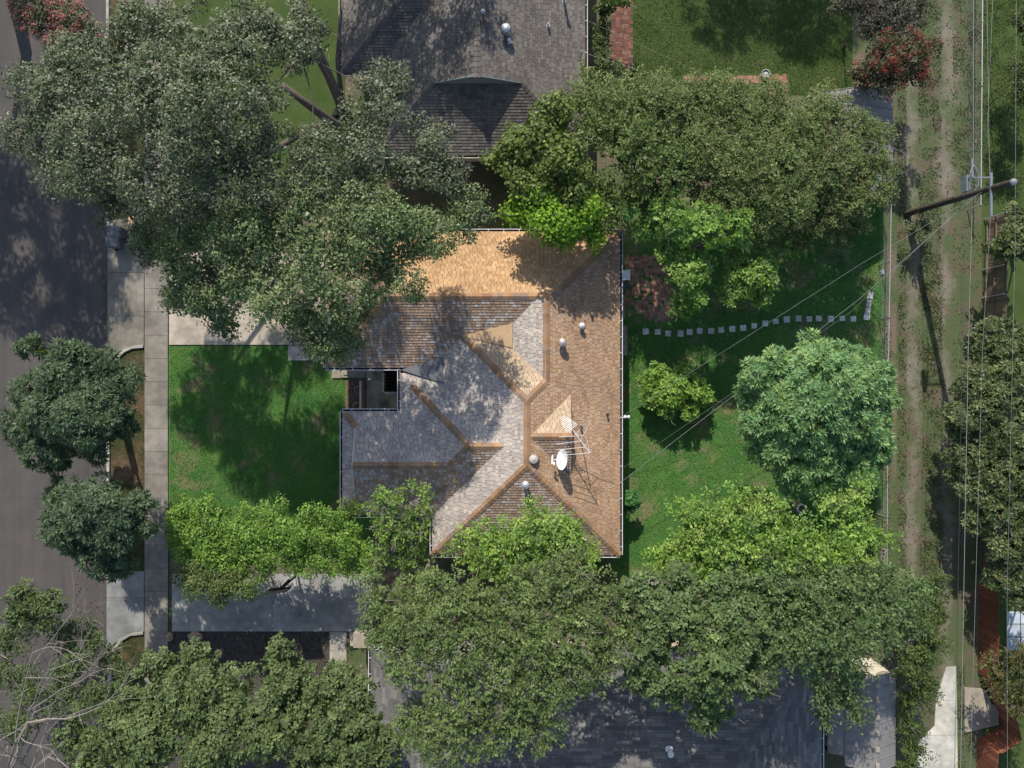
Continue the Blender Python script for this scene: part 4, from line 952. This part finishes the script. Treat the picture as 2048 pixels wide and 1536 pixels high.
tree('mulberry_tree', 'duller broad-leaved tree just above the bright one, over the top house eave', 'tree', [(1015,325,44,6),(1060,280,54,6.4),(1110,240,48,6.2),(1065,355,50,6.2),(1130,320,55,6.6),(1155,380,48,6)], 'broad', [(.10,.145,.03),(.125,.17,.036),(.085,.125,.028)], base=(1065,372), trunk_r=.18)
tree('locust_tree', 'feathery pale green tree right of the bright mulberry', 'tree', [(1265,300,80,5.62),(1340,350,72,5.62),(1210,250,55,5.18),(1210,390,55,4.88),(1290,395,50,5.03)], 'pecan', [(.085,.125,.03),(.10,.145,.036),(.07,.11,.028)], base=(1275,372), trunk_r=.16, twigs=6)
tree('crape_myrtle', 'dense olive crape myrtle left of the brick edging', 'tree', [(1180,195,58,4.22),(1250,205,75,4.62),(1330,235,85,4.90),(1420,235,80,4.90),(1400,320,80,5.17)], 'fine', OLIV, trunk_r=.14, group='olive crape myrtles along the upper boundary')
tree('crape_myrtle', 'dense olive crape myrtle in the middle, just below the brick edging', 'tree', [(1500,235,80,4.90),(1570,275,85,5.03),(1480,320,85,5.30),(1560,370,90,5.44),(1460,395,70,4.90),(1540,440,60,4.08)], 'fine', OLIV, trunk_r=.14, group='olive crape myrtles along the upper boundary')
tree('crape_myrtle', 'olive crape myrtle with reddish tips covering the upper right shed', 'tree', [(1650,250,72,4.90),(1720,290,66,4.76),(1640,340,80,5.30),(1715,370,68,4.90),(1640,420,68,4.49),(1690,450,48,3.67),(1590,480,42,3.13)], 'fine', OLIV + [(.12,.12,.045)], trunk_r=.14, group='olive crape myrtles along the upper boundary')
tree('young_oak', 'clumpy yellow-green tree overhanging the brick patio', 'tree', [(1335,430,50,5.6),(1400,450,55,5.8),(1465,455,45,5.4),(1370,540,48,4.8),(1340,510,36,4.6),(1385,590,36,4.2),(1360,620,26,3.6),(1300,455,32,4.8)], 'star', YOAK, base=(1390,500), trunk_r=.13, dens=1.1, twigs=4)
tree('young_oak', 'smaller yellow-green tree between the patio tree and the lawn', 'tree', [(1490,560,44,4.2),(1530,545,34,4.2),(1455,590,30,3.8),(1520,590,28,3.6),(1470,530,30,4.2)], 'star', YOAK, base=(1480,560), trunk_r=.11, dens=1.1, twigs=3)
tree('chinaberry_tree', 'big round blue-green dome tree on the back lawn', 'tree', [(1590,840,80,6),(1680,830,80,6),(1500,800,44,4.8),(1530,880,46,4.6),(1740,900,44,4.4),(1620,940,48,4.4),(1680,720,44,4.9),(1630,800,110,6.3),(1550,770,75,5.6),(1710,770,75,5.6),(1730,860,60,5),(1700,900,75,5),(1560,870,80,5.4),(1630,890,90,5.6),(1620,715,52,4.9),(1510,830,48,4.8),(1660,955,42,3.9),(1580,945,42,4),(1760,800,36,4.4)], 'pinnate', ROUND, trunk_r=.22, dens=1.3)
tree('fig_bush', 'leafy fig bush in the middle of the back lawn', 'bush', [(1330,790,38,1.32),(1300,785,26,1.10),(1360,750,30,1.32),(1395,785,32,1.21),(1310,760,34,1.26),(1345,785,40,1.38),(1385,770,36,1.32),(1330,815,26,1.10),(1370,820,28,1.04),(1405,800,22,1.04)], 'star', BRT[:3], trunk_r=.06, fork=.25, dens=1.05)
tree('small_shrub', 'small round green shrub against the right eave', 'bush', [(1256,998,17,1.5),(1268,1010,14,1.2),(1254,1018,13,1.2)], 'star', [(.07,.19,.05),(.09,.22,.06)], trunk_r=.03, fork=.2, dens=1.3)
tree('pecan_tree', 'bright lime pecan with upright shoots at the bottom of the back lawn', 'tree', [(1690,1008,14,8.2),(1705,990,10,8.2),(1716,977,8,8.2),(1655,1015,12,8.2),(1662,995,9,8.2),(1552,1030,14,8),(1548,1005,10,8),(1500,1000,14,8),(1380,1020,12,7.6),(1490,1080,56,8),(1590,1080,40,8),(1480,1125,46,7.6),(1420,1060,50,7.8),(1385,1055,48,7.4),(1460,1035,62,8),(1440,1100,60,7.8),(1530,1090,58,8),(1620,1100,55,8),(1700,1090,48,8),(1690,1035,30,8),(1745,1075,34,7.6),(1340,1110,42,7),(1570,1120,50,7.6),(1660,1125,50,7.6),(1400,1130,40,7.4)], 'pecan', BRT, base=(1520,1145), trunk_r=.22)
tree('hackberry_tree', 'lime-green hackberry reaching over the lower roof edge', 'tree', [(1030,1090,50,7.6),(1110,1075,46,7.8),(1000,1130,44,7),(930,1090,34,6.6),(1000,1090,58,7.4),(1075,1065,62,7.8),(1140,1085,52,7.6),(1060,1120,50,7.4),(1180,1115,40,7),(960,1125,42,6.8),(1120,1130,42,7.2)], 'airy', BRT, base=(1045,1152), trunk_r=.18)
tree('hackberry_tree', 'small open hackberry with pale bare branches at the lower left roof corner', 'tree', [(775,1005,36,6),(830,1000,34,6),(790,1050,42,5.8),(845,1045,30,5.6),(760,1110,40,4.6),(820,1120,40,4.6)], 'airy', [(.13,.22,.04),(.16,.25,.05),(.11,.19,.035)], base=(862,1122), trunk_r=.12, fork=2.8, barkm='bark_pale', dens=.62, twigs=20)
for i, (lb, lobes) in enumerate([('lime hedge shrub nearest the sidewalk below the front lawn', [(370,1045,46,3.6),(385,1105,50,3.4),(435,1035,48,3.8),(440,1095,52,3.6),(410,1065,46,3.8)]),
    ('lime hedge shrub in the middle of the row below the front lawn', [(500,1055,52,3.8),(560,1045,50,4),(530,1110,52,3.5),(480,1105,46,3.4),(580,1100,46,3.6)]),
    ('lime hedge shrub at the house end of the row below the front lawn', [(625,1060,50,3.8),(680,1045,46,3.8),(640,1110,52,3.4),(705,1080,46,3.6),(715,1120,42,3.2),(590,1075,40,3.8)])]):
    tree('hedge_shrub', lb, 'bush', lobes, 'hedge', BRT[:3] + [(.09,.17,.03)], trunk_r=.08, fork=.3, group='hedge shrubs below the front lawn')
tree('hedge_shrub', 'olive shrub overhanging the lower driveway left of the hoop', 'bush', [(395,1160,44,3.8),(440,1170,42,3.8),(490,1160,40,3.8),(435,1145,40,3.6)], 'hedge', OLIV, base=(430,1138), trunk_r=.08, fork=.3)
tree('street_tree', 'large feathery dark green street tree beside the sidewalk', 'tree', [(120,770,60,6.9),(200,800,60,6.8),(130,850,60,6.8),(200,740,50,6.6),(70,690,34,5.4),(155,730,64,6.8),(230,765,58,6.4),(90,810,66,6.8),(55,850,48,6),(160,830,78,7.2),(245,830,44,5.6),(100,890,54,5.8),(190,885,44,5.2),(125,925,30,4.6)], 'pinnate', PINN, base=(245,838), trunk_r=.2, group='feathery street trees')
tree('street_tree', 'rounder feathery street tree left of the hedge shrubs', 'tree', [(170,1055,60,6.4),(235,1060,60,6.4),(160,1000,50,6.2),(205,1020,74,6.8),(135,1045,56,6.2),(270,1040,50,6.2),(185,1090,62,5.8),(240,1105,46,5.2),(125,985,36,5),(215,1130,30,4.6),(280,1000,30,5.4)], 'pinnate', PINN, base=(250,1010), trunk_r=.18, group='feathery street trees')
tree('kerb_tree', 'small slender-trunked tree over the road at the lower left', 'tree', [(60,1200,42,4.6),(95,1215,40,4.6),(70,1240,34,4.2),(30,1230,26,4.2)], 'star', GUM, base=(62,1330), trunk_r=.06, fork=2.2)
tree('sapling', 'shrubby sapling at the left edge below the slender tree', 'bush', [(20,1280,38,3.6),(10,1340,40,3.6),(60,1370,42,3.6),(40,1440,44,3.6)], 'hedge', GUM, trunk_r=.06, fork=.3)
tree('sapling', 'shrub on the kerb behind the bare branches', 'bush', [(130,1270,34,3),(185,1275,34,3),(150,1330,44,3.4),(190,1390,44,3.4),(240,1330,30,2.6),(130,1410,40,3.4)], 'airy', GUM, trunk_r=.06, fork=.3, twigs=4)
tree('sweetgum_tree', 'big-leaved green tree filling the bottom left garden', 'tree', [(340,1430,70,7.2),(480,1440,70,7.4),(250,1450,60,7),(380,1360,50,6.6),(160,1470,46,6.4),(330,1340,52,6),(400,1330,52,6.2),(290,1400,62,6.6),(385,1410,78,7.4),(470,1390,62,6.8),(560,1310,44,5.8),(555,1370,56,6.6),(300,1490,84,7.6),(430,1490,84,7.8),(540,1460,74,7.4),(200,1510,60,6.8)], 'star', GUM, base=(400,1420), trunk_r=.24, dens=1.05)
tree('sweetgum_tree', 'second big-leaved tree right of the one filling the bottom left', 'tree', [(690,1350,44,6.6),(600,1360,46,6.6),(700,1500,70,7.4),(640,1390,60,6.8),(710,1400,60,7),(660,1470,78,7.4),(750,1470,66,7.2),(620,1520,60,7),(740,1530,70,7.2),(590,1440,44,6.6)], 'star', GUM, base=(680,1430), trunk_r=.22, dens=1.05)
tree('hackberry_tree', 'large olive hackberry left of centre at the bottom edge', 'tree', [(860,1160,50,8.2),(870,1260,66,9.2),(1000,1300,70,9.6),(960,1240,70,9.4),(760,1250,40,8),(770,1195,58,8),(830,1230,68,8.6),(800,1290,58,8.4),(910,1190,72,9),(920,1280,84,9.6),(860,1370,80,9.2),(960,1370,84,9.6),(900,1450,84,9.2),(990,1460,70,9),(830,1450,50,8.4)], 'airy', HACK, base=(930,1190), trunk_r=.26, dens=.72, twigs=13)
tree('hackberry_tree', 'large olive hackberry in the centre at the bottom edge', 'tree', [(1140,1150,56,8.6),(1060,1170,56,8.8),(1120,1320,70,9.6),(1030,1400,66,9.3),(1200,1320,50,8.8),(1010,1190,72,9),(1100,1190,76,9.2),(1060,1270,84,9.8),(1150,1270,74,9.4),(1190,1200,66,8.6),(1090,1360,76,9.4),(1060,1440,64,9),(1180,1350,56,8.8),(1230,1270,56,8.6)], 'airy', HACK, base=(1130,1180), trunk_r=.26, dens=.72, twigs=13)
tree('live_oak', 'round dull green oak above the charcoal roof at the bottom', 'tree', [(1250,1190,56,8),(1330,1230,64,8.8),(1350,1180,56,8.4),(1450,1190,62,8.4),(1450,1290,66,9.2),(1540,1300,50,8.8),(1290,1200,68,8.2),(1310,1290,66,8.6),(1390,1240,78,9),(1420,1330,82,9.4),(1480,1260,72,9),(1500,1350,60,8.8),(1410,1410,54,8.6),(1340,1370,54,8.6),(1280,1350,40,8.2)], 'star', PECD, base=(1390,1182), trunk_r=.26, twigs=8)
tree('pecan_tree', 'dark green pecan with long drooping fronds above the lower right shed', 'tree', [(1640,1370,16,7.6),(1645,1400,13,7.4),(1648,1430,11,7.2),(1690,1372,16,7.6),(1700,1402,13,7.4),(1712,1428,10,7.2),(1500,1190,60,8.2),(1660,1200,64,8.6),(1760,1180,56,8),(1600,1230,60,8.8),(1540,1195,70,8.4),(1620,1190,72,8.6),(1580,1270,70,8.8),(1670,1260,72,8.8),(1710,1190,66,8.4),(1750,1240,54,8.2),(1800,1200,48,7.4),(1640,1330,36,8),(1700,1340,34,8),(1650,1390,24,7.6),(1690,1400,20,7.4),(1815,1262,30,6.6)], 'pecan', PECD, base=(1640,1190), trunk_r=.26, twigs=4)
for i, (lb, lobes) in enumerate([('leafy vine thicket between the shed and the lane', [(1810,1260,34,2.6),(1860,1170,30,2.4),(1845,1370,30,2.4),(1835,1230,42,3),(1850,1290,38,2.8),(1820,1330,36,2.8),(1830,1180,36,3),(1870,1230,30,2.4)]), ('low vine clump beside the shed near the bottom edge', [(1815,1400,24,2.2),(1815,1450,24,2.2),(1825,1500,26,2.2),(1812,1535,22,2)])]):
    tree('vine_thicket', lb, 'bush', lobes, 'pecan', [(.07,.105,.026),(.088,.125,.03),(.06,.09,.025)], trunk_r=.05, fork=.25, scale=.85)
tree('laurel_tree', 'dark glossy tree on the right edge below the board fence', 'tree', [(1930,800,38,3),(1915,850,34,2.8),(1985,800,56,3.6),(1950,700,34,2.8),(1985,690,58,3.25),(2035,680,50,3.25),(1960,760,55,3.25),(2020,760,64,3.58),(1945,840,55,3.25),(2010,840,66,3.70),(2060,800,60,3.58)], 'laurel', LAUR, base=(2010, 760), trunk_r=.18, group='dark glossy trees beyond the lane')
tree('laurel_tree', 'dark glossy tree in the middle of the right edge', 'tree', [(1925,900,36,2.8),(1915,950,26,2.4),(1960,970,46,3.2),(2030,960,56,3.6),(1950,1040,36,2.8),(1950,910,48,3.14),(2000,940,60,3.47),(2050,910,60,3.58),(1985,1010,56,3.36),(2040,1010,62,3.58),(2000,1070,48,3.25)], 'laurel', LAUR, base=(2010, 960), trunk_r=.18, group='dark glossy trees beyond the lane')
tree('laurel_tree', 'dark glossy tree over the red fence on the right edge', 'tree', [(2030,1100,58,3.60),(2010,1160,42,3.13),(2050,1180,48,3.36)], 'laurel', LAUR, base=(2030, 1130), trunk_r=.15, group='dark glossy trees beyond the lane')
tree('laurel_tree', 'dark round tree hiding the top of the brown board fence', 'tree', [(2020,470,40,3.22),(2045,500,46,3.35),(2040,440,34,3.10),(2000,500,28,2.73)], 'star', LAUR, base=(2015, 490), trunk_r=.14)
tree('reddish_tree', 'thin-leaved yellowish tree over the zigzag fence at the right edge', 'tree', [(1995,1345,34,3.17),(2040,1330,44,3.60),(2010,1390,30,3.02),(2050,1390,38,3.46)], 'pecan', [(.07,.085,.022),(.09,.095,.03),(.10,.085,.03)], base=(2035, 1370), trunk_r=.09, dens=.7, twigs=8, scale=.85)
tree('edge_shrub', 'green bush at the right edge near the top corner', 'bush', [(2045,55,34,3),(2058,95,34,3)], 'hedge', [(.05,.075,.02)], trunk_r=.06, fork=.3)
tree('edge_shrub', 'green bush at the right edge above the board fence', 'bush', [(2045,150,32,3),(2050,185,36,3)], 'hedge', [(.05,.075,.02)], trunk_r=.06, fork=.3)
tree('flowering_crape_myrtle', 'red-flowering crape myrtle beside the lane at the top', 'tree', [(1750,120,46,4),(1800,110,52,4.2),(1840,95,36,4),(1770,165,36,3.6),(1820,150,38,3.8),(1720,155,30,3.4)], 'hedge', [(.055,.07,.03),(.065,.07,.032),(.08,.055,.03)], trunk_r=.08, fork=.4, dens=.9, blossoms=([(.26,.03,.03),(.32,.05,.045),(.2,.03,.03)], .24, None))
tree('grey_shrub', 'grey-leaved shrub above the red crape myrtle at the top edge', 'bush', [(1740,30,46,3.6),(1800,25,50,3.8),(1770,70,40,3.6),(1690,10,36,3.4)], 'hedge', [(.055,.062,.042),(.075,.08,.055),(.07,.055,.04)], trunk_r=.08, fork=.4)
tree('clipped_hedge', 'narrow clipped hedge between the top house and the brick path', 'bush', [(1203,60,16,1.4),(1203,85,16,1.4),(1204,110,16,1.4),(1202,135,16,1.4)], 'hedge', [(.075,.10,.03),(.09,.115,.035)], trunk_r=.04, fork=.2)
tree('overhanging_shrub', 'leafy shrub poking over the brick path at the top edge', 'bush', [(1215,0,28,2.4),(1240,-5,24,2.4),(1205,22,16,1.8)], 'star', [(.08,.12,.03),(.095,.135,.034)], trunk_r=.05, fork=.25)
tree('lane_shrub', 'pale scrubby shrub at the foot of the utility pole', 'bush', [(1835,462,22,1.3),(1850,445,16,1.1)], 'airy', [(.08,.10,.045),(.10,.12,.055)], trunk_r=.03, fork=.2, twigs=3)
def W2P(x, y, z, R_): k_ = FPX / (CAMH - z); return (CX + x*k_, CY - y*k_, R_*k_, z)
tree('oak_tree', 'oak across the street, outside the left edge, shading the road', 'tree', [W2P(-25.4,15,9,2.7),W2P(-25.6,19.5,9.3,2.9),W2P(-25.8,24,9.3,2.9),W2P(-25.2,28.5,9,2.7),W2P(-29.5,17,9,2.6),W2P(-30,22,9,2.8)], 'oak', OAKD, trunk_r=.35, dens=.95, group='shade trees outside the frame')
tree('oak_tree', 'oak behind the top house, above the top edge, shading its left roof', 'tree', [W2P(-10.5,22.4,8.6,2.4),W2P(-7,22.8,9.2,2.6),W2P(-4,22.6,9,2.3),W2P(-8,26.5,9,2.6)], 'oak', OAKD, trunk_r=.3, dens=.7, base=(700,-330), group='shade trees outside the frame')
tree('oak_tree', 'oak above the top edge shading the top lawn', 'tree', [W2P(9.5,31.2,8.2,2.4),W2P(13,31,8.6,2.6),W2P(16.6,31.3,8.4,2.4)], 'oak', OAKD, trunk_r=.3, dens=.7, group='shade trees outside the frame')
# bare tree
bt = thing('bare_tree', 'leafless grey-branched tree fanning out at the bottom left corner', 'tree', P(40, 1560)); br = random.Random(5)
def grow(mb, p, d, L, w, lev):
    pts = [p]; rad = [w]; q = p; dd = d
    for i in range(4):
        dd = (dd + Vector((br.uniform(-.16,.16), br.uniform(-.16,.16), br.uniform(-.1,.12)))).normalized(); q = q + dd * (L/4); pts.append(q); rad.append(w * (1 - .17*(i+1)))
    mb.tube(pts, rad, 5 if lev > 1 else 7, False)
    if lev < 4:
        for i in range(3 if lev < 3 else 3):
            b_ = pts[br.randint(2, 4)]; nd = (dd + Vector((br.uniform(-.75,.75), br.uniform(-.75,.75), br.uniform(-.1,.35)))).normalized(); grow(mb, b_, nd, L * br.uniform(.5,.72), w*.5, lev + 1)
t0 = P(40,1560) + Vector((0,0,2.2)); MB().tube([P(40,1560)-Vector((0,0,.2)), t0], [.2,.15], 9).build('trunk', MT['bark_pale'], bt, True)
for tgt in [(0,1330),(60,1290),(130,1310),(210,1310),(250,1340),(180,1400),(20,1420)]:
    e = P(*tgt, 6.0); mb = MB(); v_ = (e - t0); grow(mb, t0 - Vector((0,0,.1)), v_.normalized(), v_.length * .66, .09, 1); mb.build('limb', MT['bark_pale'], bt)

# ------------------------------------------------------------------ grass and weeds
def tufts(name, label, cat, polys, dens, L, W, cols, seed, m='grassblade', lift=.02, patch=None, flat=.8):
    r = np.random.RandomState(seed); P_ = []
    for pp in polys:
        q = np.array(pxpoly(pp)); x0, y0 = q.min(0); x1, y1 = q.max(0); N = int((x1-x0)*(y1-y0)*dens)
        pt = np.stack([r.uniform(x0,x1,N), r.uniform(y0,y1,N)], 1); ins = np.zeros(N, bool); j = len(q)-1
        for i in range(len(q)):
            a, b = q[i], q[j]; c = ((a[1] > pt[:,1]) != (b[1] > pt[:,1])); xi = (b[0]-a[0])*(pt[:,1]-a[1])/np.where(b[1]==a[1],1e-9,b[1]-a[1])+a[0]; ins ^= c & (pt[:,0] < xi); j = i
        P_.append(pt[ins])
    pt = np.concatenate(P_)
    f = np.sin(pt[:,0]*1.7+seed)*np.sin(pt[:,1]*1.3+seed*2)+.6*np.sin(pt[:,0]*4.1+pt[:,1]*2.3)+.5*np.sin(pt[:,1]*5.3-pt[:,0]*3.1+seed)+.5*r.randn(len(pt))
    if patch is not None: pt = pt[f > patch]; f = f[f > patch]
    N = len(pt); pos = np.concatenate([pt, np.full((N,1), lift)], 1); d = r.randn(N,3)*np.array([1,1,.35])+np.array([0,0,flat]); nr = r.randn(N,3)+np.array([0,0,.6])
    cols = np.array(cols); ci = np.clip(((f+2.2)/4.4*len(cols)).astype(int)+r.randint(-1,2,N), 0, len(cols)-1)
    col = cols[ci]*np.exp(r.randn(N,1)*.22); Ls = L*(.6+.8*r.rand(N)); Ws = W*(.7+.6*r.rand(N)); pos[:,2] += Ls*.25
    o = add(name, leaf_mesh(name, pos.astype(np.float32), d, nr, Ls, Ws, col.astype(np.float32), MT[m])); tag(o, label, cat, kind='stuff'); LEAVES[0] += N
LG = [(.19,.16,.075),(.125,.175,.05),(.05,.155,.036),(.062,.185,.04),(.085,.215,.042),(.125,.23,.05)]
DG = [(.046,.078,.018),(.06,.098,.024),(.075,.115,.03),(.10,.125,.04)]
tufts('grass', 'short green grass of the front lawn', 'grass', [[(340,692),(660,692),(660,758),(690,760),(690,1090),(340,1090)]], 480, .085, .02, LG, 1, patch=-1.75)
tufts('grass', 'green grass of the back lawn behind the house', 'grass', [rect(1232,652,1762,1140), rect(1356,400,1762,652)], 420, .085, .02, LG, 2, patch=-1.75)
tufts('grass', 'dull green grass of the lawn at the top right of the brick path', 'grass', [[(1266,-40),(1704,-40),(1704,188),(1580,188),(1578,146),(1366,146),(1330,160),(1266,160)]], 330, .09, .024, DG, 3)
tufts('grass', 'thin dry grass of the verge between kerb and sidewalk', 'grass', [rect(226,705,288,1138), [(262,1270),(287,1268),(287,1500),(228,1500),(232,1310)]], 300, .08, .02, [(.04,.055,.018),(.06,.07,.024),(.09,.07,.035)], 4, patch=-.6)
tufts('weeds', 'weeds and grass between the wheel tracks of the lane', 'weeds', [rect(1836,-40,1882,720), rect(1795,80,1812,1140), rect(1845,560,1885,1100), rect(1905,-40,1955,420), rect(1840,1080,1880,1330), rect(1914,1330,1930,1540)], 210, .12, .04, [(.045,.065,.022),(.062,.085,.028),(.078,.105,.036),(.09,.112,.042)], 5, patch=-.15)
tufts('grass', 'green grass of the yard right of the chain-link fence', 'grass', [rect(1955,-40,2090,410)], 260, .1, .03, [(.04,.058,.018),(.055,.075,.022),(.065,.085,.026)], 6, patch=-.7)
tufts('leaf_litter', 'brown dead leaves scattered over the lane', 'leaf litter', [rect(1795,420,1890,1330), rect(1905,420,1962,1100), rect(1890,0,1910,420)], 48, .085, .055, [(.10,.06,.035),(.14,.085,.05),(.17,.115,.07),(.075,.045,.03)], 7, flat=.05, lift=.01, patch=.15)
tufts('leaf_litter', 'fallen leaves and weeds along the back fence', 'leaf litter', [[(1758,600),(1782,600),(1780,1130),(1757,1130)], rect(1668,980,1760,1130)], 170, .11, .06, [(.14,.08,.04),(.2,.12,.05),(.10,.12,.03),(.12,.19,.04),(.24,.11,.04)], 8, patch=-.5)
tufts('bed_litter', 'dark leaf litter over the garden bed', 'leaf litter', [rect(338,1266,655,1345), rect(694,760,733,824)], 130, .09, .05, [(.05,.04,.03),(.08,.06,.045),(.035,.028,.022),(.12,.085,.06)], 9, flat=.05, lift=.02)
tufts('gutter_leaves', 'fallen leaves along the street edge', 'leaf litter', [rect(198,440,216,720), rect(150,1000,216,1300)], 16, .1, .06, [(.10,.07,.045),(.14,.10,.06)], 10, flat=.03, lift=.006)
print('LEAVES', LEAVES[0], 'TRIS', sum(len(m.polygons) for m in bpy.data.meshes))
